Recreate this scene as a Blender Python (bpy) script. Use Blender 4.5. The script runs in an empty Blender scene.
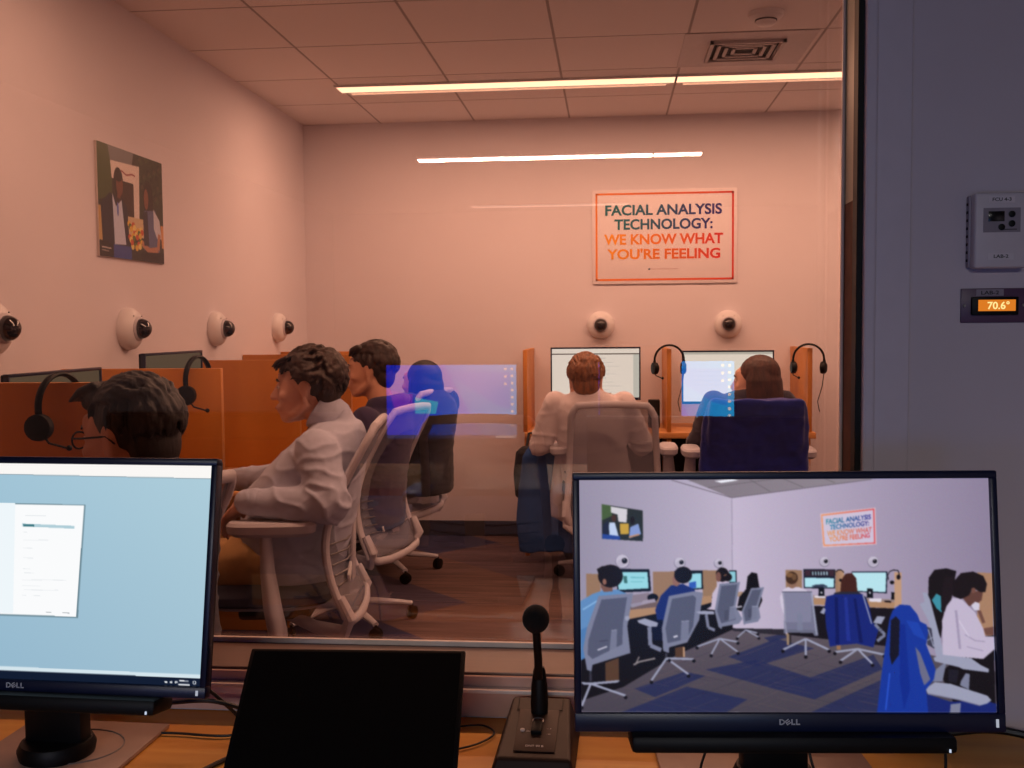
import bpy, bmesh, math, random
import numpy as np
from mathutils import Vector, Matrix, noise, Quaternion
R = math.radians
C = bpy.context.scene.collection
SC = bpy.context.scene

# ------------------------------------------------------------------ camera, world, light, exposure
cd = bpy.data.cameras.new('camera'); cam = bpy.data.objects.new('camera', cd); C.objects.link(cam)
cd.sensor_width = 36; cd.lens = 1021.65/1024*36; cd.clip_start = 0.05; cd.clip_end = 100
cam.matrix_world = Matrix.Translation((0, 0, 1.363)) @ Matrix.Rotation(R(5.465), 4, 'Z') @ Matrix.Rotation(R(90-3.206), 4, 'X') @ Matrix.Rotation(R(-0.497), 4, 'Z')
SC.camera = cam
SC.view_settings.view_transform = 'Standard'; SC.view_settings.look = 'None'
SC.view_settings.gamma = 1; SC.view_settings.exposure = 0; SC.view_settings.use_curve_mapping = False
try:
    SC.cycles.use_denoising = True; SC.cycles.denoiser = 'OPENIMAGEDENOISE'
    SC.cycles.max_bounces = 8; SC.cycles.transparent_max_bounces = 16
    SC.cycles.sample_clamp_indirect = 6
except Exception: pass
wd = bpy.data.worlds.new('world'); SC.world = wd; wd.use_nodes = True
wd.node_tree.nodes['Background'].inputs[0].default_value = (0.02, 0.02, 0.03, 1)
wd.node_tree.nodes['Background'].inputs[1].default_value = 0.2
LAB_W = 34.0       # watts of one 1.8 m lab light run
CTRL_W = 145.0      # the dimmed lights in the control room

def area(name, loc, sx, sy, watts, col, rot=(0, 0, 0)):
    l = bpy.data.lights.new(name, 'AREA'); l.shape = 'RECTANGLE'; l.size = sx; l.size_y = sy; l.energy = watts; l.color = col
    o = bpy.data.objects.new(name, l); o.location = loc; o.rotation_euler = rot; C.objects.link(o); return o

# ------------------------------------------------------------------ materials
def lin(c):
    def f(v):
        v /= 255
        return v/12.92 if v <= .04045 else ((v+.055)/1.055)**2.4
    return tuple(f(v) for v in c)
MATS = {}
def mat(name, col, rough=.6, metal=0., spec=.5, var=.06, vscale=30, bump=0., bscale=200, stretch=None, alpha=1., emit=None, estr=1., sheen=0.):
    if name in MATS: return MATS[name]
    m = bpy.data.materials.new(name); m.use_nodes = True; MATS[name] = m
    nt = m.node_tree; b = nt.nodes['Principled BSDF']; L = nt.links
    b.inputs['Roughness'].default_value = rough; b.inputs['Metallic'].default_value = metal
    b.inputs['Specular IOR Level'].default_value = spec
    tc = nt.nodes.new('ShaderNodeTexCoord'); mp = nt.nodes.new('ShaderNodeMapping')
    L.new(tc.outputs['Object'], mp.inputs[0])
    if stretch: mp.inputs['Scale'].default_value = stretch
    nz = nt.nodes.new('ShaderNodeTexNoise'); nz.inputs['Scale'].default_value = vscale; nz.inputs['Detail'].default_value = 4
    L.new(mp.outputs[0], nz.inputs['Vector'])
    cr = nt.nodes.new('ShaderNodeValToRGB')
    c = col
    cr.color_ramp.elements[0].position = .3; cr.color_ramp.elements[1].position = .7
    cr.color_ramp.elements[0].color = tuple(max(0, x*(1-var)) for x in c)+(1,)
    cr.color_ramp.elements[1].color = tuple(min(1, x*(1+var)) for x in c)+(1,)
    L.new(nz.outputs['Fac'], cr.inputs[0]); L.new(cr.outputs[0], b.inputs['Base Color'])
    if bump:
        n2 = nt.nodes.new('ShaderNodeTexNoise'); n2.inputs['Scale'].default_value = bscale; L.new(mp.outputs[0], n2.inputs['Vector'])
        bp = nt.nodes.new('ShaderNodeBump'); bp.inputs['Strength'].default_value = bump; bp.inputs['Distance'].default_value = .004
        L.new(n2.outputs['Fac'], bp.inputs['Height']); L.new(bp.outputs[0], b.inputs['Normal'])
    if alpha < 1: b.inputs['Alpha'].default_value = alpha
    if sheen: b.inputs['Sheen Weight'].default_value = sheen
    if emit:
        b.inputs['Emission Color'].default_value = tuple(emit)+(1,); b.inputs['Emission Strength'].default_value = estr
    return m
def emis(name, col, s):
    m = bpy.data.materials.new(name); m.use_nodes = True; nt = m.node_tree
    for n in list(nt.nodes): nt.nodes.remove(n)
    e = nt.nodes.new('ShaderNodeEmission'); o = nt.nodes.new('ShaderNodeOutputMaterial')
    e.inputs[0].default_value = tuple(col)+(1,); e.inputs[1].default_value = s; nt.links.new(e.outputs[0], o.inputs[0]); return m
def attr_mat(name, s, emission=True, rough=.4):
    m = bpy.data.materials.new(name); m.use_nodes = True; nt = m.node_tree
    a = nt.nodes.new('ShaderNodeAttribute'); a.attribute_name = 'ink'; b = nt.nodes['Principled BSDF']
    if emission:
        e = nt.nodes.new('ShaderNodeEmission'); e.inputs[1].default_value = s
        g = nt.nodes.new('ShaderNodeBsdfGlossy'); g.inputs['Roughness'].default_value = .25; g.inputs['Color'].default_value = (.02, .02, .02, 1)
        ad = nt.nodes.new('ShaderNodeAddShader'); nt.links.new(a.outputs['Color'], e.inputs[0])
        nt.links.new(e.outputs[0], ad.inputs[0]); nt.links.new(g.outputs[0], ad.inputs[1])
        nt.links.new(ad.outputs[0], nt.nodes['Material Output'].inputs[0])
    else:
        nt.links.new(a.outputs['Color'], b.inputs['Base Color']); b.inputs['Roughness'].default_value = rough
    return m

def wood_mat(name, c1, c2, scale=(1.2, 14, 14), rough=.45):
    m = bpy.data.materials.new(name); m.use_nodes = True; MATS[name] = m; nt = m.node_tree; b = nt.nodes['Principled BSDF']; L = nt.links
    tc = nt.nodes.new('ShaderNodeTexCoord'); mp = nt.nodes.new('ShaderNodeMapping'); mp.inputs['Scale'].default_value = scale
    L.new(tc.outputs['Object'], mp.inputs[0]); nz = nt.nodes.new('ShaderNodeTexNoise'); nz.inputs['Scale'].default_value = 3; nz.inputs['Detail'].default_value = 8
    nz.inputs['Distortion'].default_value = .6
    L.new(mp.outputs[0], nz.inputs['Vector']); cr = nt.nodes.new('ShaderNodeValToRGB')
    cr.color_ramp.elements[0].position = .35; cr.color_ramp.elements[1].position = .68
    cr.color_ramp.elements[0].color = c1+(1,); cr.color_ramp.elements[1].color = c2+(1,)
    L.new(nz.outputs['Fac'], cr.inputs[0]); L.new(cr.outputs[0], b.inputs['Base Color']); b.inputs['Roughness'].default_value = rough
    return m

def carpet_mat():
    m = bpy.data.materials.new('carpet_tiles'); m.use_nodes = True; nt = m.node_tree; b = nt.nodes['Principled BSDF']; L = nt.links
    tc = nt.nodes.new('ShaderNodeTexCoord'); mp = nt.nodes.new('ShaderNodeMapping'); mp.inputs['Rotation'].default_value = (0, 0, R(45))
    L.new(tc.outputs['Object'], mp.inputs[0])
    br = nt.nodes.new('ShaderNodeTexBrick'); br.inputs['Scale'].default_value = 1; br.inputs['Brick Width'].default_value = 1.0; br.inputs['Row Height'].default_value = .5
    br.inputs['Mortar Size'].default_value = 0; br.offset = .5; br.inputs['Bias'].default_value = -.25
    br.inputs['Color1'].default_value = lin((44, 50, 92))+(1,); br.inputs['Color2'].default_value = lin((136, 106, 88))+(1,)
    L.new(mp.outputs[0], br.inputs['Vector'])
    w = nt.nodes.new('ShaderNodeMapping'); w.inputs['Rotation'].default_value = (0, 0, R(45)); w.inputs['Scale'].default_value = (2, 70, 1); L.new(tc.outputs['Object'], w.inputs[0])
    nz = nt.nodes.new('ShaderNodeTexNoise'); nz.inputs['Scale'].default_value = 1; nz.inputs['Detail'].default_value = 3; L.new(w.outputs[0], nz.inputs['Vector'])
    cr = nt.nodes.new('ShaderNodeValToRGB'); cr.color_ramp.elements[0].position = .35; cr.color_ramp.elements[1].position = .65
    cr.color_ramp.elements[0].color = (.45, .42, .42, 1); cr.color_ramp.elements[1].color = (1.0, 1.0, 1.0, 1)
    L.new(nz.outputs['Fac'], cr.inputs[0])
    mx = nt.nodes.new('ShaderNodeMix'); mx.data_type = 'RGBA'; mx.blend_type = 'MULTIPLY'; mx.inputs[0].default_value = 1
    L.new(br.outputs['Color'], mx.inputs[6]); L.new(cr.outputs[0], mx.inputs[7]); L.new(mx.outputs[2], b.inputs['Base Color'])
    b.inputs['Roughness'].default_value = .95; return m

def ceiling_mat(r0, c0):
    m = bpy.data.materials.new('ceiling_tiles'); m.use_nodes = True; nt = m.node_tree; b = nt.nodes['Principled BSDF']; L = nt.links
    tc = nt.nodes.new('ShaderNodeTexCoord'); mp = nt.nodes.new('ShaderNodeMapping'); mp.inputs['Location'].default_value = (-c0, -r0, 0)
    L.new(tc.outputs['Object'], mp.inputs[0])
    br = nt.nodes.new('ShaderNodeTexBrick'); br.inputs['Scale'].default_value = 1; br.inputs['Brick Width'].default_value = .61; br.inputs['Row Height'].default_value = .61
    br.offset = 0; br.inputs['Mortar Size'].default_value = .007; br.inputs['Mortar Smooth'].default_value = .2
    br.inputs['Color1'].default_value = (.84, .80, .80, 1); br.inputs['Color2'].default_value = (.79, .75, .75, 1); br.inputs['Mortar'].default_value = (.40, .37, .36, 1)
    L.new(mp.outputs[0], br.inputs['Vector']); L.new(br.outputs['Color'], b.inputs['Base Color']); b.inputs['Roughness'].default_value = .9
    return m

def glass_mat():
    m = bpy.data.materials.new('observation_glass'); m.use_nodes = True; nt = m.node_tree
    for n in list(nt.nodes): nt.nodes.remove(n)
    o = nt.nodes.new('ShaderNodeOutputMaterial'); t = nt.nodes.new('ShaderNodeBsdfTransparent'); g = nt.nodes.new('ShaderNodeBsdfGlossy')
    t.inputs[0].default_value = (.845, .607, .478, 1); g.inputs['Roughness'].default_value = 0; g.inputs['Color'].default_value = (1, .97, .93, 1)
    mx = nt.nodes.new('ShaderNodeMixShader'); mx.inputs[0].default_value = .07
    nt.links.new(t.outputs[0], mx.inputs[1]); nt.links.new(g.outputs[0], mx.inputs[2]); nt.links.new(mx.outputs[0], o.inputs[0]); return m

M_wall = mat('lab_wall_paint', lin((226, 220, 226)), .8, var=.015, vscale=3)
M_cwall = mat('control_wall_paint', lin((206, 194, 204)), .75, var=.03, vscale=4, bump=.05, bscale=300)
M_trim = mat('painted_window_frame', lin((206, 194, 206)), .5, var=.02)
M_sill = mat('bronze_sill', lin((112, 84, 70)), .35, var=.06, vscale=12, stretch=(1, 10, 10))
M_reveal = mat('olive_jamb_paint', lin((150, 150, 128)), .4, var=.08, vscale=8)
M_revealb = mat('brown_jamb_reflection', lin((92, 48, 36)), .8, var=.35, vscale=18)  # brown reflection in the lower jamb put into its colour
M_black = mat('black_plastic', lin((7, 7, 9)), .5, spec=.25, var=.1)
M_blackg = mat('black_gloss', lin((10, 10, 14)), .2, var=.1)
M_bezel = mat('monitor_bezel', lin((10, 20, 54)), .35, var=.1)
M_cable = mat('black_cable', lin((10, 9, 9)), .5)
M_wood = wood_mat('maple_desk', lin((204, 138, 76)), lin((226, 164, 100)))
M_div = wood_mat('maple_divider', lin((190, 118, 44)), lin((206, 136, 60)), (2, 2, .5))
M_cdesk = wood_mat('control_desk_oak', lin((226, 154, 62)), lin((244, 184, 88)), (1.0, 9, 9))
M_white = mat('white_plastic', lin((228, 226, 228)), .4, var=.02)
M_grey = mat('chair_grey_plastic', lin((196, 192, 200)), .45, var=.03)
M_mesh = mat('chair_mesh_fabric', lin((150, 148, 162)), .85, var=.1, vscale=220, alpha=.42)
M_seat = mat('chair_seat_fabric', lin((78, 82, 102)), .9, var=.12, vscale=150, bump=.2)
M_metal = mat('brushed_metal', lin((150, 146, 146)), .35, metal=.8)
M_base = mat('baseboard_rubber', lin((44, 40, 48)), .6)
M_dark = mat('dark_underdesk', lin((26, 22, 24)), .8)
M_glass = glass_mat()

# ------------------------------------------------------------------ mesh building
class G:
    def __init__(s): s.v = []; s.f = []; s.m = Matrix.Identity(4)
    def add(s, vs, fs):
        n = len(s.v); s.v += [tuple(s.m @ Vector(p)) for p in vs]; s.f += [tuple(n+i for i in f) for f in fs]; return s
    def box(s, a, b, bev=0., seg=2):
        bm = bmesh.new(); bmesh.ops.create_cube(bm, size=1)
        for v in bm.verts: v.co = Vector([(a[i]+b[i])/2+v.co[i]*abs(b[i]-a[i]) for i in range(3)])
        if bev > 0: bmesh.ops.bevel(bm, geom=bm.edges[:], offset=bev, segments=seg, affect='EDGES', profile=.5)
        s.add([v.co.copy() for v in bm.verts], [[v.index for v in f.verts] for f in bm.faces]); bm.free(); return s
    def obox(s, mtx, size, bev=0., seg=2):
        o = s.m; s.m = o @ mtx; s.box([-x/2 for x in size], [x/2 for x in size], bev, seg); s.m = o; return s
    def lathe(s, prof, n=24, mtx=None, cap=True):
        o = s.m
        if mtx is not None: s.m = o @ mtx
        vs, fs = [], []
        for r, z in prof:
            for i in range(n): a = 2*math.pi*i/n; vs.append((r*math.cos(a), r*math.sin(a), z))
        for k in range(len(prof)-1):
            for i in range(n): j = (i+1) % n; fs.append((k*n+i, k*n+j, (k+1)*n+j, (k+1)*n+i))
        if cap:
            fs.append(tuple(reversed(range(n)))); fs.append(tuple(range((len(prof)-1)*n, len(prof)*n)))
        s.add(vs, fs); s.m = o; return s
    def tube(s, pts, rad, n=10, closed=False, flat=1., up=None, cap=True):
        P = [Vector(p) for p in pts]; N = len(P)
        rs = rad if isinstance(rad, (list, tuple)) else [rad]*N
        T = []
        for i in range(N):
            a = P[(i-1) % N] if (closed or i > 0) else P[0]; b = P[(i+1) % N] if (closed or i < N-1) else P[-1]
            T.append((b-a).normalized())
        u = Vector(up) if up else Vector((0, 0, 1))
        if abs(T[0].dot(u)) > .95: u = Vector((1, 0, 0)) if not up else Vector((0, 1, 0))
        nrm = (u-T[0]*u.dot(T[0])).normalized(); vs, fs = [], []
        for i in range(N):
            nrm = (nrm-T[i]*nrm.dot(T[i])).normalized() if not up else ((Vector(up)-T[i]*Vector(up).dot(T[i])).normalized() if abs(T[i].dot(Vector(up))) < .97 else nrm)
            bn = T[i].cross(nrm)
            for k in range(n):
                a = 2*math.pi*k/n; vs.append(P[i]+nrm*math.cos(a)*rs[i]*flat+bn*math.sin(a)*rs[i])
        for i in range(N if closed else N-1):
            for k in range(n): j = (k+1) % n; q = (i+1) % N; fs.append((i*n+k, i*n+j, q*n+j, q*n+k))
        if cap and not closed: fs.append(tuple(reversed(range(n)))); fs.append(tuple(range((N-1)*n, N*n)))
        return s.add(vs, fs)
    def ell(s, c, r, rot=None, sub=3):
        vs, fs = ICO(sub); m = Matrix.Translation(c) @ (rot.to_4x4() if rot else Matrix.Identity(4))
        return s.add([m @ Vector((v[0]*r[0], v[1]*r[1], v[2]*r[2])) for v in vs], fs)
    def cap(s, a, b, ra, rb, n=14, flat=None):
        a, b = Vector(a), Vector(b); d = b-a; L = d.length
        if L < 1e-6: return s.ell(a, (ra,)*3, sub=2)
        q = d.to_track_quat('Z', 'Y'); prof = []
        for k in range(1, 5): t = -math.pi/2+k*math.pi/8; prof.append((ra*math.cos(t), ra*math.sin(t)))
        for k in range(0, 4): t = k*math.pi/8; prof.append((rb*math.cos(t), L+rb*math.sin(t)))
        m = Matrix.Translation(a) @ q.to_matrix().to_4x4()
        if flat: m = m @ Matrix.Diagonal((flat[0], flat[1], 1, 1))
        o = s.m; s.m = o @ m; s.lathe(prof, n); s.m = o; return s
    def chain(s, pts, rads):
        for i in range(len(pts)-1): s.cap(pts[i], pts[i+1], rads[i], rads[i+1])
        return s
    def loft(s, secs, n=28, pw=2.4):   # (centre, rx, ry) rings in the xy plane unless an axis matrix follows
        vs, fs = [], []
        for sec in secs:
            c, rx, ry = Vector(sec[0]), sec[1], sec[2]; q = sec[3] if len(sec) > 3 else Matrix.Identity(3)
            for i in range(n):
                a = 2*math.pi*i/n; ca, sa = math.cos(a), math.sin(a)
                x = math.copysign(abs(ca)**(2/pw), ca)*rx; y = math.copysign(abs(sa)**(2/pw), sa)*ry
                vs.append(c+q @ Vector((x, y, 0)))
        for k in range(len(secs)-1):
            for i in range(n): j = (i+1) % n; fs.append((k*n+i, k*n+j, (k+1)*n+j, (k+1)*n+i))
        fs.append(tuple(reversed(range(n)))); fs.append(tuple(range((len(secs)-1)*n, len(secs)*n)))
        return s.add(vs, fs)
    def mesh(s, name):
        me = bpy.data.meshes.new(name); me.from_pydata(s.v, [], s.f); me.update(); return me
    def build(s, name, m, parent=None, smooth=True, **tags):
        me = s.mesh(name); me.materials.append(m)
        bm = bmesh.new(); bm.from_mesh(me); bmesh.ops.recalc_face_normals(bm, faces=bm.faces[:]); bm.to_mesh(me); bm.free()
        if smooth: shade(me)
        return link(name, me, parent, **tags)
_ico = {}
def ICO(sub):
    if sub not in _ico:
        bm = bmesh.new(); bmesh.ops.create_icosphere(bm, subdivisions=sub, radius=1)
        _ico[sub] = ([tuple(v.co) for v in bm.verts], [tuple(v.index for v in f.verts) for f in bm.faces]); bm.free()
    return _ico[sub]
def shade(me, ang=40):
    me.polygons.foreach_set('use_smooth', [True]*len(me.polygons))
    bm = bmesh.new(); bm.from_mesh(me)
    for e in bm.edges:
        if len(e.link_faces) == 2 and e.calc_face_angle(0) > R(ang): e.smooth = False
    bm.to_mesh(me); bm.free()
def link(name, me, parent=None, label=None, cat=None, group=None, kind=None):
    o = bpy.data.objects.new(name, me); C.objects.link(o)
    if parent: o.parent = parent
    tag(o, label, cat, group, kind); return o
def tag(o, label=None, cat=None, group=None, kind=None):
    if label: o['label'] = label
    if cat: o['category'] = cat
    if group: o['group'] = group
    if kind: o['kind'] = kind
    return o
def thing(name, label, cat, loc=(0, 0, 0), rot=(0, 0, 0), group=None):
    o = link(name, None, None, label, cat, group); o.location = loc
    o.rotation_euler = rot if isinstance(rot, (tuple, list)) else (0, 0, rot); return o
def copy_tree(o, parent=None, drop=()):
    c = o.copy(); C.objects.link(c)
    if parent: c.parent = parent
    for ch in list(o.children):
        if ch.name.split('.')[0] in drop: continue
        copy_tree(ch, c, drop)
    return c
def struct(g, name, m, parent=None, smooth=False): return g.build(name, m, parent, smooth, kind='structure')

def blob(g, name, m, parent=None, voxel=.008, smooth=4, fold=None, **tags):
    me = g.mesh('tmp'); o = bpy.data.objects.new('tmp', me); C.objects.link(o)
    md = o.modifiers.new('r', 'REMESH'); md.mode = 'VOXEL'; md.voxel_size = voxel; md.use_smooth_shade = True
    if smooth: s = o.modifiers.new('s', 'SMOOTH'); s.iterations = smooth; s.factor = .5
    dg = bpy.context.evaluated_depsgraph_get(); me2 = bpy.data.meshes.new_from_object(o.evaluated_get(dg)); me2.name = name
    bpy.data.objects.remove(o); bpy.data.meshes.remove(me)
    if fold:
        nm = [v.normal.copy() for v in me2.vertices]
        for v, n in zip(me2.vertices, nm): v.co += n*fold(v.co)
    me2.polygons.foreach_set('use_smooth', [True]*len(me2.polygons))
    me2.materials.clear(); me2.materials.append(m); me2.update()
    return link(name, me2, parent, **tags)

_font_cache = {}
def text_geo(s, bold=0.):
    key = (s, bold)
    if key not in _font_cache:
        cu = bpy.data.curves.new('t', 'FONT'); cu.body = s; cu.offset = bold; cu.resolution_u = 4
        o = bpy.data.objects.new('t', cu); C.objects.link(o); dg = bpy.context.evaluated_depsgraph_get(); dg.update()
        me = bpy.data.meshes.new_from_object(o.evaluated_get(dg))
        vs = [tuple(v.co) for v in me.vertices]; fs = [tuple(p.vertices) for p in me.polygons]
        bpy.data.objects.remove(o); bpy.data.curves.remove(cu); bpy.data.meshes.remove(me)
        x0 = min(v[0] for v in vs); x1 = max(v[0] for v in vs); y0 = min(v[1] for v in vs); y1 = max(v[1] for v in vs)
        _font_cache[key] = ([((v[0]-x0)/(x1-x0), (v[1]-y0)/(y1-y0)) for v in vs], fs, (x1-x0)/(y1-y0))
    return _font_cache[key]
def text_on(name, s, mtx, w, h, m, parent, bold=0., thick=.0006, **tags):
    """lettering of width w and height h, centred on mtx, in its xy plane, raised along z"""
    vs, fs, _ = text_geo(s, bold); n = len(vs)
    g = G(); g.m = mtx
    V = [((x-.5)*w, (y-.5)*h, thick) for x, y in vs]
    g.add(V, fs); return g.build(name, m, parent, False, **tags)

# ------------------------------------------------------------------ pictures shown on screens and prints (drawn as polygons into a fine grid's colours)
class Canvas:
    def __init__(s, w, h, col=(0, 0, 0)): s.w, s.h = w, h; s.a = np.zeros((h, w, 3)); s.a[:] = np.array(col)/255.; s.f = lambda p: p
    def mask(s, pts):
        P = np.array([s.f(p) for p in pts], float); P[:, 0] *= s.w; P[:, 1] *= s.h
        x0, y0 = np.maximum(np.floor(P.min(0)).astype(int), 0); x1 = min(int(P[:, 0].max())+2, s.w); y1 = min(int(P[:, 1].max())+2, s.h)
        if x1 <= x0 or y1 <= y0: return None
        X, Y = np.meshgrid(np.arange(x0, x1)+.5, np.arange(y0, y1)+.5); m = np.zeros(X.shape, bool); j = len(P)-1
        for i in range(len(P)):
            xi, yi, xj, yj = P[i][0], P[i][1], P[j][0], P[j][1]
            if yi != yj: m ^= ((yi > Y) != (yj > Y)) & (X < (xj-xi)*(Y-yi)/(yj-yi)+xi)
            j = i
        return x0, y0, x1, y1, m
    def poly(s, pts, col, col2=None, axis=0, alpha=1.):
        r = s.mask(pts)
        if r is None: return
        x0, y0, x1, y1, m = r; c = np.array(col)/255.; sub = s.a[y0:y1, x0:x1]
        if col2 is not None:
            t = np.linspace(0, 1, (x1-x0) if axis == 0 else (y1-y0))
            g = c[None]*(1-t[:, None])+np.array(col2)[None]/255.*t[:, None]
            full = np.broadcast_to(g[None] if axis == 0 else g[:, None], sub.shape)
        else: full = np.broadcast_to(c, sub.shape)
        sub[m] = sub[m]*(1-alpha)+full[m]*alpha
    def ell(s, cx, cy, rx, ry, col, rot=0., **k):
        s.poly([(cx+rx*math.cos(t)*math.cos(rot)-ry*math.sin(t)*math.sin(rot), cy+rx*math.cos(t)*math.sin(rot)+ry*math.sin(t)*math.cos(rot)) for t in np.linspace(0, 2*math.pi, 25)[:-1]], col, **k)
    def line(s, pts, w, col, **k):
        for (ax, ay), (bx, by) in zip(pts[:-1], pts[1:]):
            L = math.hypot(bx-ax, by-ay) or 1; nx, ny = -(by-ay)/L*w/2, (bx-ax)/L*w/2
            s.poly([(ax+nx, ay+ny), (bx+nx, by+ny), (bx-nx, by-ny), (ax-nx, ay-ny)], col, **k)
    def text(s, t, q, colf):   # q: TL, TR, BR, BL
        vs, fs, _ = text_geo(t, .02)
        def m(x, y): y = 1-y; return tuple((q[0][i]*(1-x)+q[1][i]*x)*(1-y)+(q[3][i]*(1-x)+q[2][i]*x)*y for i in (0, 1))
        for f in fs: s.poly([m(*vs[i]) for i in f], colf(vs[f[0]][0]))
    def blur(s, k=1):
        for _ in range(k):
            for ax in (0, 1): s.a = (np.roll(s.a, 1, ax)+2*s.a+np.roll(s.a, -1, ax))/4
    def grid(s, name, W, H, m, parent, mtx=None, step=2, **tags):
        a = s.a[:s.h//step*step, :s.w//step*step].reshape(s.h//step, step, s.w//step, step, 3).mean((1, 3)); h, w, _ = a.shape
        a = np.where(a <= .04045, a/12.92, ((a+.055)/1.055)**2.4)
        X, Z = np.meshgrid(np.linspace(-W/2, W/2, w), np.linspace(H/2, -H/2, h)); V = np.stack([X, np.zeros_like(X), Z], -1).reshape(-1, 3)
        if mtx is not None: mm = np.array(mtx); V = V @ mm[:3, :3].T+mm[:3, 3]
        i = np.arange((h-1)*(w-1)); r, c = i//(w-1), i % (w-1); k = r*w+c; F = np.stack([k, k+w, k+w+1, k+1], -1)
        me = bpy.data.meshes.new(name); me.vertices.add(len(V)); me.vertices.foreach_set('co', V.ravel())
        me.loops.add(F.size); me.loops.foreach_set('vertex_index', F.ravel()); me.polygons.add(len(F)); me.polygons.foreach_set('loop_start', np.arange(len(F))*4)
        me.update(calc_edges=True)
        at = me.color_attributes.new('ink', 'FLOAT_COLOR', 'POINT'); at.data.foreach_set('color', np.concatenate([a.reshape(-1, 3), np.ones((h*w, 1))], 1).ravel())
        me.materials.append(m); return link(name, me, parent, **tags)

# ------------------------------------------------------------------ the setting: lab beyond the glass
XW, YW, HC = -1.98, 6.57, 2.684
RX = 3.3                       # right wall of both rooms
GY = 1.76                      # plane of the observation glass

struct(G().box((XW-.12, 1.775, -.05), (XW, YW+.12, 2.9)), 'wall_left', M_wall)
struct(G().box((XW, YW, -.05), (RX, YW+.12, 2.9)), 'wall_back', M_wall)
struct(G().box((RX, 1.775, -.05), (RX+.12, YW+.12, 2.9)), 'wall_right', M_wall)
struct(G().box((XW, -8.2, -.06), (RX, YW, 0)), 'floor', carpet_mat())
struct(G().box((XW, 1.775, HC), (RX, YW, HC+.06)), 'ceiling', ceiling_mat(4.158, -1.468))
bb = G().box((XW, YW-.012, 0), (RX, YW, .10), .003)
struct(bb, 'baseboard_back', M_base)
struct(G().box((XW, 1.9, 0), (XW+.012, YW-.012, .10), .003), 'baseboard_left', M_base)
# window wall between control room and lab: built around the opening
OX0, OX1, OZ0, OZ1 = -2.6, .388, .803, 2.62
wf = G()
wf.box((-3.2, 1.62, 0), (RX, 1.775, OZ0-.02)); wf.box((-3.2, 1.62, OZ1), (RX, 1.775, 2.9)); wf.box((OX1+.015, 1.62, OZ0-.02), (RX, 1.775, OZ1)); wf.box((-3.2, 1.62, OZ0-.02), (OX0, 1.775, OZ1))
struct(wf, 'wall_window', M_cwall)
# frame of the window: sill, jamb linings, stops, casing
win = thing('window_1', None, None); win['kind'] = 'structure'
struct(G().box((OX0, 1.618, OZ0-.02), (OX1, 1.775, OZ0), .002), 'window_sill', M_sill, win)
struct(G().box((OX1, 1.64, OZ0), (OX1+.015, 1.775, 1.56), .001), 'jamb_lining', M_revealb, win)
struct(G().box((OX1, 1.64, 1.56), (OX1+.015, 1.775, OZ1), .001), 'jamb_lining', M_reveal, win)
g = G().box((OX1-.012, 1.612, OZ0), (OX1-.003, 1.64, OZ1), .001)
struct(g, 'gasket', M_black, win)
g = G().box((OX0, GY-.012, OZ0), (OX1, GY-.004, OZ0+.009), .001); g.box((OX1-.005, GY-.012, OZ0), (OX1, GY-.004, OZ1), .002)
struct(g, 'glazing_stop', mat('pale_stop', lin((244, 226, 216)), .35), win)
g = G().box((OX1-.003, 1.600, OZ0-.03), (OX1+.015, 1.622, OZ1+.05), .004); g.box((OX1+.015, 1.607, OZ0-.03), (OX1+.067, 1.622, OZ1+.05), .002)
struct(g, 'casing', M_trim, win)
g = G().box((OX0, 1.610, OZ0-.020), (OX1+.01, 1.619, OZ0-.004), .002); g.box((OX0, 1.612, .732), (OX1+.01, 1.6195, OZ0-.026), .001)
struct(g, 'sill_casing', mat('sill_casing_paint', lin((222, 176, 160)), .45), win)
struct(G().box((OX0, 1.592, OZ0-.026), (OX1+.01, 1.619, OZ0-.020), .0015), 'sill_ledge', mat('pale_stop', lin((244, 226, 216)), .35), win)
struct(G().box((OX0, GY, OZ0), (OX1, GY+.006, OZ1)), 'glass', M_glass, win)
# control room
struct(G().box((-3.32, -8.2, -.05), (-3.2, 1.90, 2.9)), 'wall_control_left', MATS['charcoal_wall'] if 'charcoal_wall' in MATS else mat('charcoal_wall', lin((70, 66, 72)), .85))
struct(G().box((RX, -8.2, -.05), (RX+.12, 1.90, 2.9)), 'wall_control_right', M_cwall)
struct(G().box((-3.2, -8.32, -.05), (RX, -8.2, 2.9)), 'wall_control_back', mat('charcoal_wall', lin((70, 66, 72)), .85))
struct(G().box((-3.2, -8.2, HC), (RX, 1.62, HC+.06)), 'ceiling_control', mat('control_ceiling', lin((96, 92, 98)), .9))
struct(G().box((-3.2, -8.2, -.06), (XW, 1.62, 0)), 'floor_control', M_dark)

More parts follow.
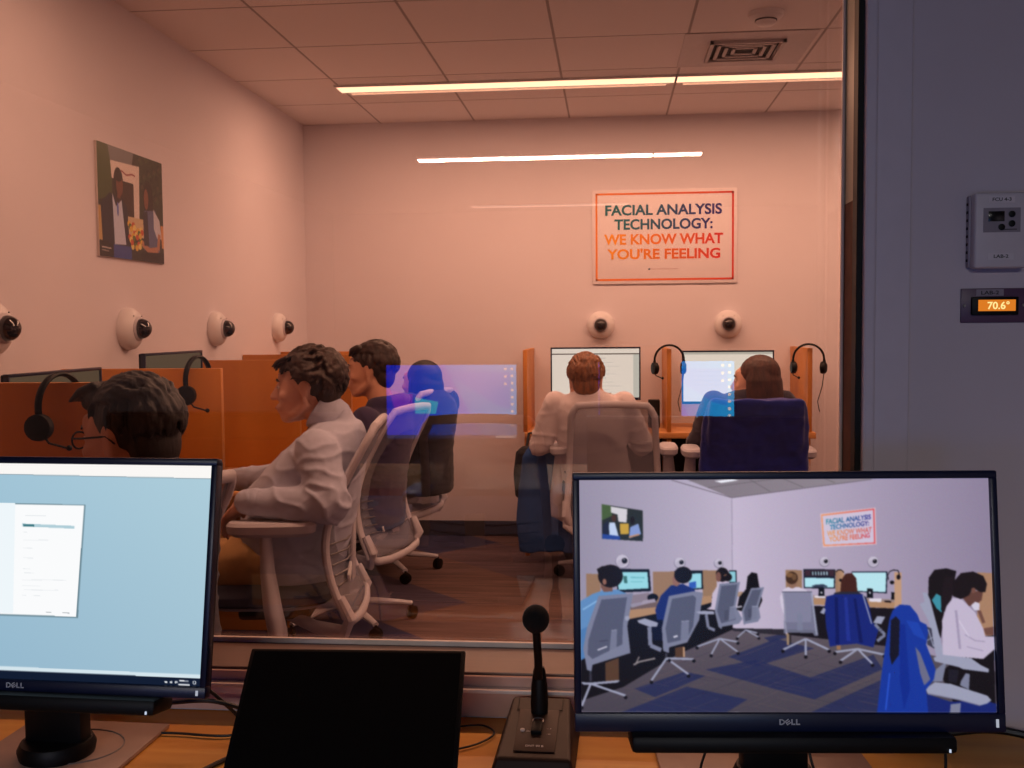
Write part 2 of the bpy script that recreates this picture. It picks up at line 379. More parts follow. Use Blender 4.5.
# ------------------------------------------------------------------ ceiling fixtures
def light_run(label, x0, x1, y, strength, watts, col, cat='ceiling light', group=None, second=True, w=.10, brk=None):
    t = thing('linear_ceiling_light', label, cat, ((x0+x1)/2, y, HC), 0, group); L = x1-x0
    gg = G(); gg.box((-L/2-.01, -w/2-.01, -.012), (L/2+.01, -w/2, 0)); gg.box((-L/2-.01, w/2, -.012), (L/2+.01, w/2+.01, 0))
    gg.box((-L/2-.01, -w/2, -.012), (-L/2, w/2, 0)); gg.box((L/2, -w/2, -.012), (L/2+.01, w/2, 0))
    gg.build('frame', M_white, t, False)
    em = emis('light_diffuser', col, strength)
    G().box((-L/2, -w/2, -.010), (L/2, w/2, -.002)).build('diffuser', em, t, False)
    if second:  # dim glowing strip imitating the glazing's ghost image of the light
        e2 = emis('ghost_strip', col, strength*.42)
        G().box((-L/2+.04, w/2+.035, -.008), (L/2-.04, w/2+.075, -.001)).build('ghost_strip', e2, t, False)
    if watts:
        a = area('light_run_lamp', ((x0+x1)/2, y, HC-.02), L, w, watts, (1, .97, .96)); 
        a.parent = t; a.location = (0, 0, -.02)
    return t
WARM = (1, .93, .90)
light_run('long white linear ceiling light running left of the joint', -1.48, .352, 5.60, 3.4, LAB_W, WARM, w=.13)
light_run('white linear ceiling light right of the joint, cut off by the window edge', .364, 2.196, 5.60, 3.4, LAB_W, WARM, w=.13)
light_run('nearer linear lab light out over the first desks', -1.48, .352, 3.15, 3.4, LAB_W*.78, WARM, w=.13)
light_run('nearer linear lab light out over the aisle', .364, 2.196, 3.15, 3.4, LAB_W*.92, WARM, w=.13)
light_run('dim linear light on the control room ceiling behind the viewer, left run', -1.48, .33, 3.52-7.97, 7, CTRL_W, (1, .70, .64), second=False, w=.13)
light_run('dim linear light on the control room ceiling behind the viewer, right run', .345, .70, 3.52-7.97, 7, CTRL_W*.2, (1, .70, .64), second=False, w=.13)
light_run('faint farthest linear light near the rear of the control room', -1.49, .2, 3.52-11.2, 2.2, 0, (1, .9, .84), second=False, w=.12)
# vent
t = thing('ceiling_vent', 'square louvred air vent in the ceiling near the smoke detector', 'air vent', (.647, 5.07, HC))
G().box((-.30, -.30, -.004), (.30, .30, 0), .001).build('panel', mat('vent_panel', lin((205, 200, 202)), .6), t, False)
for k in range(4):
    r_ = .165-.038*k; q = G()
    for sx, sy in ((1, 0), (-1, 0), (0, 1), (0, -1)):
        if sx: q.box((sx*r_-.008, -r_-.008, -.018+.002*k), (sx*r_+.008, r_+.008, -.004))
        else: q.box((-r_-.008, sy*r_-.008, -.018+.002*k), (r_+.008, sy*r_+.008, -.004))
    q.build('louvre', mat('vent_louvre', lin((190, 184, 184)), .5), t, False)
G().box((-.15, -.15, -.006), (.15, .15, -.0042)).build('duct_opening', M_dark, t, False)
t = thing('smoke_detector', 'round white smoke detector on the ceiling above the vent', 'smoke detector', (.666, 4.50, HC))
G().lathe([(.075, 0), (.072, -.018), (.055, -.026), (.05, -.027)], 32).build('base', M_white, t)
G().lathe([(.045, -.027), (.043, -.042), (.032, -.052), (.001, -.054)], 24).build('sensor_head', M_white, t)
G().lathe([(.046, -.030), (.047, -.036)], 24).build('grille', mat('detector_grille', lin((96, 90, 90)), .6), t)

# ------------------------------------------------------------------ dome cameras
def dome(loc, rot, label, group):
    t = thing('dome_camera', label, 'camera', loc, rot, group)   # local -y faces the room
    m = Matrix.Rotation(R(90), 4, 'X')
    G().lathe([(.085, 0), (.088, .012), (.084, .03), (.072, .045), (.05, .055), (.046, .055)], 36, m).build('housing', M_white, t)
    G().lathe([(.050, .050), (.050, .058), (.042, .064)], 30, m).build('ring', M_grey, t)
    G().ell((0, -.066, 0), (.042, .042, .042)).build('lens_dome', mat('dark_dome', lin((30, 22, 24)), .08, spec=.8), t)
    for sx in (-1, 1): G().ell((sx*.035, -.052, .052), (.003, .003, .003), sub=1).build('screw', M_dark, t)
    return t
d0 = dome((XW, 3.10, 1.372), R(90), 'white wall dome camera at the left edge above the left headset', 'dome cameras on the walls')
lab = ['white dome camera on the left wall above the man with glasses', 'white dome camera on the left wall just left of the man in the pale sweater', 'white dome camera on the left wall nearest the room corner', 'white dome camera on the back wall above the left back monitor', 'white dome camera on the back wall above the right back monitor']
for k, (loc, rz) in enumerate([((XW, 4.04, 1.368), 90), ((XW, 4.98, 1.366), 90), ((XW, 5.95, 1.37), 90), ((-.055, YW, 1.369), 0), ((.745, YW, 1.369), 0)]):
    c = copy_tree(d0); c.location = loc; c.rotation_euler = (0, 0, R(rz)); c['label'] = lab[k]

# ------------------------------------------------------------------ desks and dividers
def desk_run(root, x0, y0, x1, y1, z=.74):
    G().box((x0, y0, z-.028), (x1, y1, z), .003).build('desktop', M_wood, root)
t = thing('carrel_desk', 'long maple desk running along the left wall', 'desk')
G().box((XW+.004, 1.95, .705), (-1.40, 6.10, .74), .003).build('desktop', M_wood, t)
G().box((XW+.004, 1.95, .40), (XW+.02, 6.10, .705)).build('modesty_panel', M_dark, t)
for k in range(5): 
    G().box((XW+.02, 2.60+.92*k-.012, .0), (-1.44, 2.60+.92*k+.012, .705), .002).build('leg_panel', M_div, t)
t = thing('carrel_desk', 'long maple desk against the back wall under the sign', 'desk')
G().box((-.50, 5.98, .705), (1.18, YW-.004, .74), .003).build('desktop', M_wood, t)
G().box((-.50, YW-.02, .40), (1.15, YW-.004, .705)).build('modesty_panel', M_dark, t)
for x in (-.49, .345, 1.14): G().box((x-.013, 6.0, 0), (x+.013, YW-.02, .705), .002).build('leg_panel', M_div, t)
dl = ['maple desk divider nearest the window, behind the left headset', 'maple desk divider behind the man with glasses', 'maple desk divider behind the pale sweater man', 'maple desk divider beside the curly-haired man', 'maple desk divider by the room corner']
for k in range(5):
    y = 2.615+.92*k
    if k == 4: y = 6.02
    tag(G().box((XW+.004, y-.012, .741), (-1.38, y+.012, 1.224), .002).build('desk_divider', M_div), dl[k], 'divider', 'dividers on the left desk')
for k, (x, l) in enumerate([(-.495, 'maple divider at the left end of the back desk'), (.345, 'maple divider between the two back monitors'), (1.145, 'maple divider at the right end of the back desk')]):
    tag(G().box((x-.013, 5.99, .741), (x+.013, YW-.004, 1.226), .002).build('desk_divider', M_div), l, 'divider', 'dividers on the back desk')
for x, w_ in ((-.46, 0),):
    pass

# ------------------------------------------------------------------ monitors
def fmt(px, py):  # helper for the picture frames below
    return px, py
def monitor(name, label, loc, rot, scr, W=.531, H=.2987, stand_z=None, desk_z=.73, bar=False, logo=False, group=None, estr=1., plate=None, bl=.009, bt=.010, bb_=.022, mbez=None, screenname='screen', depth=.045, po=0.):
    """root sits on the desk; the head is a part tilted on it. scr: Canvas"""
    lx, ly, lz = loc; yaw, tilt, roll = rot
    t = thing(name, label, 'monitor', (lx, ly, desk_z), (0, 0, R(yaw)), group)
    hm = Matrix.Translation((0, 0, lz-desk_z)) @ Matrix.Rotation(R(tilt), 4, 'X') @ Matrix.Rotation(R(roll), 4, 'Y')
    mb = mbez or M_bezel
    g = G(); g.m = hm; a, b = W/2, H/2
    # bezel ring: four bars round the glass and the shell behind it
    g.box((-a-bl, -.006, b), (a+bl, .012, b+bt), .002); g.box((-a-bl, -.006, -b-bb_), (a+bl, .012, -b), .002)
    g.box((-a-bl, -.006, -b-.001), (-a, .012, b+.001), .002); g.box((a, -.006, -b-.001), (a+bl, .012, b+.001), .002)
    g.build('bezel', mb, t)
    g = G(); g.m = hm; g.box((-a-bl+.002, .008, -b-bb_+.002), (a+bl-.002, .022, b+bt-.002), .004); g.box((-a*.7, .02, -b*.75), (a*.7, depth, b*.75), .012)
    g.build('back_shell', M_black, t)
    scr.grid(screenname, W, H, attr_mat('screen_picture', estr), t, hm)
    if logo: text_on('logo', 'D LL', hm @ Matrix.Translation((0, -.0065, -b-bb_*.42)) @ Matrix.Rotation(R(90), 4, 'X'), .027, .008, mat('logo_silver', lin((200, 200, 205)), .4, metal=.0), t, .03) if False else dell(hm @ Matrix.Translation((0, -.0065, -b-bb_*.45)) @ Matrix.Rotation(R(90), 4, 'X'), t)
    if bar:
        g = G(); g.m = hm; g.box((-bar, -.030, -b-bb_-.021), (bar, .03, -b-bb_+.001), .006); g.build('soundbar', M_black, t)
        g = G(); g.m = hm; g.box((bar-.012, -.0315, -b-bb_-.018), (bar-.010, -.0295, -b-bb_-.014)); 
        g.build('power_light', emis('led_white', (.7, .8, 1), .8), t)
    g = G(); g.m = hm; g.box((a-.004, -.0075, -b-bb_*.72), (a-.001, -.0055, -b-bb_*.30)); g.build('power_button', emis('led_button', (.8, .85, 1), .5), t)
    yb = .06
    g = G(); g.box((-.045, yb-.012, .008), (.045, yb+.02, lz-desk_z+.03), .006); g.lathe([(.052, .006), (.055, .02), (.05, .03)], 28, Matrix.Translation((0, yb, 0))); g.build('stand_column', M_black, t)
    pw, pd = plate or (.23, .19)
    g = G(); g.box((-pw/2, yb+po-pd*.72, 0), (pw/2, yb+po+pd*.28, .008), .003); g.build('stand_base', mat('stand_base_plastic', lin((168, 140, 124)), .4), t)
    return t
def dell(m, parent):
    g = G(); g.m = m; M = mat('logo_silver', lin((205, 205, 212)), .4); S = .0001
    def bars(x, segs):
        for (x0, y0, x1, y1) in segs: g.box(((x+x0)*.001, y0*.001, 0), ((x+x1)*.001, y1*.001, .0006))
    # D, tilted E, L, L drawn as small raised strokes, millimetres
    bars(-13, [(0, -3.5, 1.6, 3.5)])
    q = [(1.2, 3.5), (3.4, 3.5), (5.6, 2.0), (6.4, 0), (5.6, -2.0), (3.4, -3.5), (1.2, -3.5)]
    pts = [((-13+x)*.001, y*.001*.82, .0003) for x, y in q]; g.tube(pts, .0008, 6)
    o = g.m; g.m = m @ Matrix.Translation((-.0022, 0, 0)) @ Matrix.Rotation(R(35), 4, 'Z')
    g.box((-.003, -.003, 0), (-.0017, .003, .0006))
    for y in (-.003, -.0006, .0018): g.box((-.003, y, 0), (.003, y+.0012, .0006))
    g.m = o
    for x in (2.2, 8.2): bars(x, [(0, -3.5, 1.6, 3.5), (0, -3.5, 5, -2.0)])
    g.build('logo', M, parent, False)

# ------------------------------------------------------------------ the picture on the right monitor: the lab seen by its room camera
def uvr(p):   # picture drawn in a 412 x 232 frame with origin (580.4, 479)
    x, y = p; fr = (x-580.4)/411; xr = 988+9*(y-478)/234
    u = (x-580.4)/(xr-580.4); yt = 480.4-3.4*fr; yb = 711.5+.5*fr
    return u, (y-yt)/(yb-yt)
def frm(ox, oy, s): return lambda x, y: (ox+x/s, oy+y/s)
def room_picture():
    c = Canvas(1152, 648, (176, 166, 188)); c.f = uvr
    F7, F2, F3, F4, F5 = frm(560, 460, 2.207), frm(575, 560, 4.958), frm(690, 560, 6.4), frm(770, 560, 6.4), frm(870, 560, 4.954)
    def P(F, *pts): return [F(x, y) for x, y in pts]
    c.poly([(575, 470), (733, 470), (733, 640), (575, 640)], (150, 142, 164), (190, 178, 200))
    c.poly([(733, 470), (1002, 470), (1002, 720), (733, 720)], (196, 183, 206), (140, 128, 154))
    pass
    c.poly(P(F7, (250, 30), (383, 84), (690, 42), (760, 30)), (128, 118, 128), (146, 136, 146))
    for a, b in (((330, 62), (560, 30)), ((290, 47), (420, 30)), ((470, 30), (540, 60)), ((400, 30), (468, 70)), ((560, 30), (610, 50))): c.line(P(F7, a, b), .5, (98, 90, 96))
    c.line(P(F7, (250, 45), (383, 84), (690, 42)), .8, (110, 100, 112))
    c.poly(P(F7, (345, 47), (385, 42), (398, 45), (360, 51)), (240, 240, 250))
    c.line(P(F7, (383, 84), (383, 375)), 1.0, (160, 150, 172))
    # floor and carpet
    c.poly(P(F7, (40, 560), (40, 500), (150, 420), (383, 372), (500, 385), (720, 405), (975, 470), (975, 562)), (92, 82, 92), (72, 66, 78), axis=1)
    nav = (36, 42, 84); FX = frm(580, 470, 2.381)
    for q in ([(90, 578), (255, 515), (400, 545), (345, 578)], [(355, 445), (470, 402), (505, 412), (560, 425), (420, 468)], [(300, 475), (420, 452), (570, 500), (470, 522)], [(470, 522), (700, 440), (722, 474), (560, 545)],
              [(545, 578), (716, 500), (712, 578)], [(440, 400), (480, 392), (500, 398), (455, 410)], [(130, 520), (250, 480), (300, 490), (180, 540)]):
        c.poly(P(FX, *q), nav, alpha=.8)
    rs = random.Random(4)
    for i in range(150):
        x = rs.uniform(60, 700); y = rs.uniform(430, 575); L = rs.uniform(30, 110); up = rs.random() < .5
        c.line(P(FX, (x, y), (x+L, y+(-.38 if up else .22)*L)), .35, rs.choice([(126, 100, 92), (28, 28, 50), (104, 86, 88)]), alpha=.35)
    c.poly(P(F7, (383, 372), (500, 374), (500, 388), (383, 378)), (44, 40, 50))
    # poster and sign
    c.poly(P(F7, (95, 99), (186, 113), (186, 181), (95, 176)), (40, 44, 44))
    c.poly(P(F7, (95, 99), (115, 102), (118, 125), (95, 135)), (70, 92, 56)); c.poly(P(F7, (115, 104), (152, 110), (150, 140), (132, 138), (130, 122), (116, 118)), (210, 205, 212))
    c.poly(P(F7, (112, 140), (124, 140), (132, 170), (108, 168)), (190, 205, 235)); c.poly(P(F7, (97, 145), (110, 135), (112, 168), (97, 168)), (34, 38, 60)); c.poly(P(F7, (96, 165), (135, 170), (135, 178), (96, 176)), (40, 70, 150))
    c.ell(*F7(122, 130), 2.6, 3.6, (70, 44, 36)); c.ell(*F7(163, 135), 2.2, 4, (30, 22, 22)); c.poly(P(F7, (135, 142), (155, 142), (155, 165), (136, 166)), (196, 156, 60)); c.poly(P(F7, (158, 150), (176, 142), (182, 165), (155, 175)), (130, 150, 205)); c.line(P(F7, (155, 172), (178, 166)), 1.6, (190, 140, 110))
    c.poly(P(F7, (577, 119), (698, 105), (700, 187), (583, 194)), (214, 186, 196)); c.poly(P(F7, (579, 121), (696, 107), (698, 185), (584, 191)), (232, 150, 104), (214, 84, 92)); c.poly(P(F7, (582, 124), (693, 110.5), (695, 182.5), (587, 188)), (204, 192, 214))
    def g1(a, b): return lambda x: tuple(a[i]*(1-x)+b[i]*x for i in range(3))
    for tx, q, cf in (('FACIAL ANALYSIS', ((590, 131), (688, 120), (688, 131), (590, 143)), g1((40, 130, 150), (44, 40, 130))), ('TECHNOLOGY:', ((598, 144), (684, 134), (684, 145), (598, 155)), g1((40, 120, 160), (50, 40, 120))),
                      ('WE KNOW WHAT', ((592, 157), (690, 148), (690, 160), (592, 170)), g1((226, 156, 96), (200, 84, 90))), ('YOU\'RE FEELING', ((596, 170), (686, 161), (686, 172), (596, 182)), g1((232, 150, 80), (200, 60, 80)))):
        c.text(tx, [F7(*p) for p in q], cf)
    # domes
    for x, y, r in ((140, 225, 6.8), (267, 228, 5.4), (353, 229, 4.4), (586, 225, 4.8), (693, 225, 5.4)):
        cx, cy = F7(x, y); c.ell(cx, cy+.5, r+.4, r+.3, (132, 124, 146)); c.ell(cx, cy, r*.95, r*.95, (196, 188, 206)); c.ell(cx-r*.2, cy+r*.25, r*.6, r*.55, (170, 162, 182), alpha=.6); c.ell(cx+r*.32, cy-r*.05, r*.42, r*.42, (26, 24, 32)); c.ell(cx+r*.25, cy-r*.25, r*.12, r*.12, (120, 120, 130))
    # left desk row: dividers, monitors, tables
    wd1, wd2 = (150, 116, 92), (172, 132, 102)
    c.poly(P(F2, (58, 72), (130, 74), (130, 200), (58, 190)), wd1); c.poly(P(F2, (392, 62), (500, 60), (500, 250), (392, 250)), wd1); c.poly(P(F3, (88, 70), (180, 70), (180, 240), (88, 240)), wd1)
    c.poly(P(F7, (45, 440), (160, 345), (345, 300), (383, 298), (383, 375), (260, 430), (140, 500), (45, 530)), (22, 19, 25))
    c.poly(P(F2, (262, 252), (412, 232), (412, 268), (262, 298)), wd2); c.poly(P(F2, (240, 215), (412, 200), (412, 236), (262, 252)), (112, 92, 92))
    c.poly(P(F3, (30, 245), (145, 232), (145, 275), (30, 308)), wd2); c.poly(P(F3, (300, 210), (345, 205), (345, 235), (300, 240)), (170, 140, 120))
    c.poly(P(F2, (208, 48), (374, 50), (382, 158), (214, 166)), (20, 24, 34)); c.poly(P(F2, (214, 64), (364, 64), (370, 144), (220, 152)), (150, 212, 224))
    c.poly(P(F2, (244, 84), (262, 84), (264, 118), (248, 120)), (60, 110, 110)); c.line(P(F2, (280, 90), (350, 92)), 1.2, (110, 180, 190)); c.line(P(F2, (280, 112), (340, 112)), .8, (110, 180, 190))
    c.poly(P(F2, (284, 178), (372, 165), (372, 205), (284, 222)), (136, 122, 136)); c.poly(P(F2, (275, 222), (370, 206), (385, 214), (285, 240)), (150, 140, 160)); c.ell(*F2(390, 190), 5.5, 4, (18, 16, 22))
    c.poly(P(F2, (340, 205), (400, 195), (405, 212), (330, 225)), (160, 148, 166))
    c.poly(P(F3, (10, 72), (88, 72), (92, 190), (0, 196)), (20, 24, 34)); c.poly(P(F3, (0, 92), (80, 90), (82, 182), (0, 190)), (150, 210, 224)); c.poly(P(F3, (0, 150), (45, 140), (48, 182), (0, 190)), (50, 90, 180))
    c.poly(P(F3, (258, 70), (306, 70), (306, 150), (258, 150)), (20, 24, 34)); c.poly(P(F3, (260, 78), (300, 78), (300, 145), (260, 145)), (140, 200, 215))
    # right desk row
    c.poly(P(F4, (108, 66), (212, 68), (212, 190), (108, 190)), wd1); c.poly(P(F4, (425, 70), (480, 70), (480, 230), (425, 230)), wd1, (186, 144, 116)); c.poly(P(F4, (800, 80), (845, 82), (845, 290), (800, 300)), (190, 150, 122))
    c.poly(P(F4, (285, 240), (800, 268), (800, 312), (285, 288)), wd2); c.poly(P(F4, (90, 290), (820, 312), (820, 560), (120, 480)), (24, 20, 28)); c.poly(P(F4, (285, 228), (800, 256), (800, 272), (285, 246)), (150, 128, 124))
    c.poly(P(F4, (222, 62), (425, 62), (422, 186), (224, 184)), (24, 28, 44)); c.poly(P(F4, (230, 68), (418, 68), (416, 106), (230, 104)), (60, 40, 52)); c.poly(P(F4, (268, 74), (384, 76), (384, 102), (268, 100)), (24, 26, 34))
    for i in range(6): c.poly(P(F4, (276+i*18, 78), (286+i*18, 78), (286+i*18, 100), (276+i*18, 100)), (150, 170, 185))
    c.poly(P(F4, (230, 116), (416, 120), (414, 178), (230, 176)), (176, 224, 236)); c.poly(P(F4, (275, 168), (300, 160), (350, 158), (375, 170), (372, 177), (275, 175)), (52, 62, 84))
    c.poly(P(F4, (528, 76), (756, 76), (752, 216), (560, 206)), (28, 34, 52)); c.poly(P(F4, (530, 82), (748, 82), (744, 208), (560, 200)), (182, 226, 236))
    for x in (336, 644): c.poly(P(F4, (x-18, 184), (x+18, 186), (x+20, 246), (x-20, 244)), (16, 18, 28)); c.ell(*F4(x, 212), 1, 1, (200, 200, 210))
    c.poly(P(F4, (640, 248), (720, 250), (715, 272), (640, 268)), (222, 214, 226)); c.poly(P(F4, (738, 262), (780, 264), (778, 276), (736, 272)), (28, 20, 24)); c.poly(P(F4, (290, 232), (360, 234), (360, 246), (290, 244)), (222, 214, 226)); c.poly(P(F4, (780, 208), (800, 208), (800, 256), (780, 256)), (14, 14, 20))
    for q in (((430, 80), (440, 66), (462, 66), (480, 84)), ((762, 130), (758, 100), (770, 76), (795, 66), (825, 70), (832, 100))): c.line(P(F4, *q), .9, (18, 16, 22))
    c.ell(*F4(785, 146), 2.2, 1.9, (18, 16, 22)); c.ell(*F4(826, 112), 2, 2.6, (18, 16, 22)); c.ell(*F4(458, 132), 1.5, 1.5, (18, 16, 22))
    # mesh chairs seen from behind
    cg, cg2, cm = (122, 125, 150), (154, 156, 180), (84, 87, 110)
    def star(F, x, y, tips, w=1.6, k=1.):
        for tx, ty in tips: c.line(P(F, (x, y), (tx, ty)), w, cg2); c.ell(*F(tx, ty+9*k), 1.8*k, 1.7*k, (20, 18, 26))
    def chair(F, outer, inner, lumb, sc=1.):
        c.poly(P(F, *outer), cg); c.poly(P(F, *inner), cm); c.poly(P(F, *lumb), cg, alpha=.85)
        L = [F(*p) for p in lumb]; c.line([L[0], L[1]], .6, cg2)
    # light blue shirt person
    c.poly(P(F2, (25, 210), (90, 172), (150, 152), (215, 150), (260, 170), (200, 220), (140, 330), (60, 420), (25, 430)), (96, 138, 188)); c.poly(P(F2, (25, 350), (70, 330), (60, 480), (25, 500)), (78, 122, 176)); c.line(P(F2, (40, 250), (140, 190)), 1.2, (140, 184, 226))
    c.poly(P(F2, (128, 84), (150, 90), (190, 130), (190, 160), (145, 162), (132, 140)), (120, 84, 74)); c.ell(*F2(180, 84), 12.6, 11.4, (26, 18, 18)); c.poly(P(F2, (112, 50), (140, 34), (180, 34), (150, 100), (125, 86)), (26, 18, 18)); c.ell(*F2(150, 112), 2, 3, (142, 98, 84))
    chair(F2, [(120, 182), (292, 168), (262, 330), (276, 462), (86, 520), (80, 552), (58, 545), (40, 440), (60, 340)], [(134, 200), (262, 188), (240, 320), (236, 420), (86, 492), (62, 470), (66, 400), (95, 310)], [(182, 352), (210, 348), (206, 466), (168, 482)])
    c.line(P(F2, (112, 448), (160, 430)), 1.2, (208, 206, 224)); c.line(P(F2, (120, 405), (165, 400)), .8, (64, 64, 84)); c.ell(*F2(262, 292), 2.4, 2.4, cg2)
    c.line(P(F2, (75, 552), (76, 600)), 2.4, (54, 52, 66)); c.poly(P(F2, (150, 510), (218, 485), (218, 600), (150, 600)), (86, 60, 46)); star(F2, 76, 612, [(220, 600), (250, 670), (30, 720), (30, 610)], 2.2)
    # navy person
    c.poly(P(F2, (410, 300), (402, 250), (430, 180), (480, 130), (540, 122), (600, 150), (600, 330), (440, 330), (425, 310)), (30, 44, 108)); c.poly(P(F2, (380, 300), (440, 300), (440, 400), (390, 400)), (20, 22, 44)); c.ell(*F2(508, 104), 4, 6, (142, 100, 90)); c.ell(*F2(542, 78), 9, 8.4, (24, 18, 22)); c.poly(P(F2, (498, 60), (520, 42), (560, 60), (520, 84), (505, 88)), (24, 18, 22))
    chair(F2, [(470, 182), (595, 158), (640, 165), (620, 300), (560, 410), (470, 434), (468, 462), (440, 452), (434, 340)], [(486, 196), (590, 178), (606, 190), (590, 330), (560, 392), (462, 414), (452, 340)], [(532, 306), (570, 304), (566, 400), (526, 408)])
    c.line(P(F2, (492, 384), (512, 378)), 1.6, (214, 212, 228))
    c.poly(P(F2, (312, 302), (350, 292), (416, 314), (410, 332), (372, 334), (318, 314)), cg2); c.line(P(F2, (372, 334), (376, 425), (430, 448)), 4.2, cg); c.line(P(F2, (455, 462), (456, 492)), 2.2, (60, 58, 72)); star(F2, 456, 488, [(380, 596), (565, 566), (592, 492), (470, 490)], 2.0); c.line(P(F2, (290, 520), (320, 505), (400, 488)), 1.5, (150, 140, 144)); c.line(P(F2, (320, 480), (300, 520)), 1, (150, 140, 144))
    c.poly(P(F2, (538, 432), (548, 432), (548, 482), (538, 482)), (190, 150, 120)); c.poly(P(F2, (500, 436), (538, 430), (538, 482), (500, 482)), (84, 58, 44))
    # white shirt person with bun
    c.poly(P(F3, (112, 318), (142, 300), (150, 220), (200, 140), (240, 145), (220, 330)), (196, 182, 204)); c.ell(*F3(215, 98), 6.6, 7.2, (26, 18, 20)); c.ell(*F3(250, 114), 4.2, 4.2, (26, 18, 20)); c.ell(*F3(190, 112), 2.6, 5, (120, 80, 72)); c.line(P(F3, (225, 106), (242, 96)), .8, (170, 120, 90))
    chair(F3, [(196, 156), (328, 144), (300, 300), (342, 380), (320, 410), (212, 430), (206, 446), (188, 430), (164, 330)], [(208, 170), (310, 160), (286, 300), (300, 384), (206, 408), (180, 330)], [(262, 304), (300, 302), (296, 380), (252, 392)])
    c.poly(P(F3, (42, 336), (90, 328), (160, 332), (160, 352), (70, 350)), cg2); c.line(P(F3, (110, 352), (122, 434), (165, 452)), 3, cg); star(F3, 196, 505, [(50, 556), (140, 606), (312, 590), (312, 526)], 1.6, .9)
    # black haired person
    c.poly(P(F3, (306, 320), (322, 240), (366, 190), (376, 110), (402, 82), (438, 90), (450, 170), (470, 262), (440, 330), (330, 330)), (20, 16, 20)); c.line(P(F3, (310, 305), (340, 300)), 1.6, (180, 176, 190))
    chair(F3, [(398, 184), (482, 178), (446, 300), (458, 372), (440, 398), (362, 412), (350, 420), (338, 330)], [(406, 196), (464, 192), (430, 300), (436, 376), (360, 396), (350, 330)], [(404, 300), (440, 300), (438, 376), (396, 386)]); star(F3, 362, 450, [(308, 498), (446, 496), (440, 470)], 1.3, .8)
    for k in range(7): c.line(P(F3, (225, 330+k*9), (255, 326+k*9)), .5, (60, 60, 80)); c.line(P(F3, (378, 320+k*8), (402, 317+k*8)), .5, (60, 60, 80))
    # white shirted person, right row
    c.poly(P(F4, (70, 240), (90, 196), (120, 176), (190, 176), (240, 196), (270, 250), (270, 400), (110, 400), (78, 300)), (206, 196, 216)); c.ell(*F4(150, 150), 4.6, 5.5, (140, 104, 88)); c.ell(*F4(147, 118), 6.2, 6.3, (66, 44, 34)); c.ell(*F4(135, 100), 3.5, 2.4, (124, 88, 60)); c.ell(*F4(162, 112), 2.4, 3.2, (106, 76, 54))
    c.poly(P(F4, (84, 204), (276, 204), (316, 486), (290, 488), (280, 470), (110, 466), (94, 474), (98, 300)), cg, alpha=.8); c.poly(P(F4, (98, 216), (266, 216), (296, 450), (112, 446), (106, 300)), (122, 120, 148), alpha=.62); c.poly(P(F4, (178, 346), (214, 346), (216, 452), (180, 452)), cg, alpha=.8); c.line(P(F4, (84, 208), (276, 208)), 1, (84, 82, 104)); c.line(P(F4, (92, 210), (108, 460)), .9, (150, 148, 170)); c.line(P(F4, (272, 210), (304, 480)), 1.4, cg2)
    for x in (120, 136): c.line(P(F4, (x, 472), (x, 545)), 1.2 if x == 136 else 2.2, (40, 34, 36) if x == 136 else (156, 130, 104))
    star(F4, 234, 506, [(88, 576), (234, 612), (384, 576)], 2.0)
    # person in blue jacket chair
    c.poly(P(F4, (455, 215), (462, 130), (490, 90), (530, 86), (558, 120), (566, 215)), (66, 34, 30)); c.poly(P(F4, (405, 235), (420, 212), (455, 205), (570, 206), (620, 240), (640, 300), (600, 300), (420, 300)), (40, 40, 56))
    star(F4, 566, 570, [(420, 590), (456, 645), (660, 665), (735, 606)], 2.0)
    c.poly(P(F4, (432, 520), (456, 520), (456, 575), (432, 575)), (150, 110, 80))
    c.poly(P(F4, (366, 236), (420, 222), (600, 222), (640, 300), (660, 400), (700, 440), (690, 480), (666, 560), (560, 536), (430, 548), (388, 556), (364, 430), (356, 300)), (24, 38, 116)); c.poly(P(F4, (420, 240), (440, 240), (450, 540), (425, 540)), (16, 26, 90)); c.poly(P(F4, (540, 250), (556, 250), (600, 530), (575, 530)), (16, 26, 90)); c.poly(P(F4, (480, 240), (500, 240), (520, 520), (495, 520)), (34, 50, 142)); c.line(P(F4, (600, 226), (655, 410)), 1.2, cg2)
    c.poly(P(F4, (326, 340), (350, 306), (362, 318), (352, 350)), cg2); c.poly(P(F4, (664, 404), (690, 362), (742, 364), (716, 412)), cg2); c.line(P(F4, (676, 412), (700, 440), (740, 480), (690, 520)), 3, cg)
    for k in range(4): c.line(P(F4, (694, 446+k*16), (724, 436+k*16)), .7, (60, 60, 80))
    # right edge: divider, two persons and the near chairs
    c.poly(P(F5, (530, 62), (606, 66), (610, 380), (530, 370)), (166, 126, 100)); c.poly(P(F5, (540, 380), (612, 374), (620, 720), (430, 740), (350, 560)), (20, 16, 22))
    c.poly(P(F5, (290, 180), (292, 90), (320, 50), (380, 42), (428, 56), (420, 100), (380, 160), (352, 390), (330, 330)), (24, 19, 24)); c.poly(P(F5, (308, 200), (330, 168), (352, 180), (356, 262), (330, 240)), (60, 140, 160))
    c.poly(P(F5, (262, 164), (284, 162), (300, 200), (352, 400), (368, 470), (330, 480), (290, 300), (248, 220), (272, 208)), cg2); c.poly(P(F5, (282, 330), (306, 340), (320, 440), (286, 420)), (60, 60, 78)); c.line(P(F5, (290, 345), (316, 430)), 1, cg2); c.line(P(F5, (284, 400), (318, 380)), .8, cg2)
    c.poly(P(F5, (352, 250), (362, 130), (372, 86), (412, 84), (416, 150), (384, 264)), (30, 22, 28))
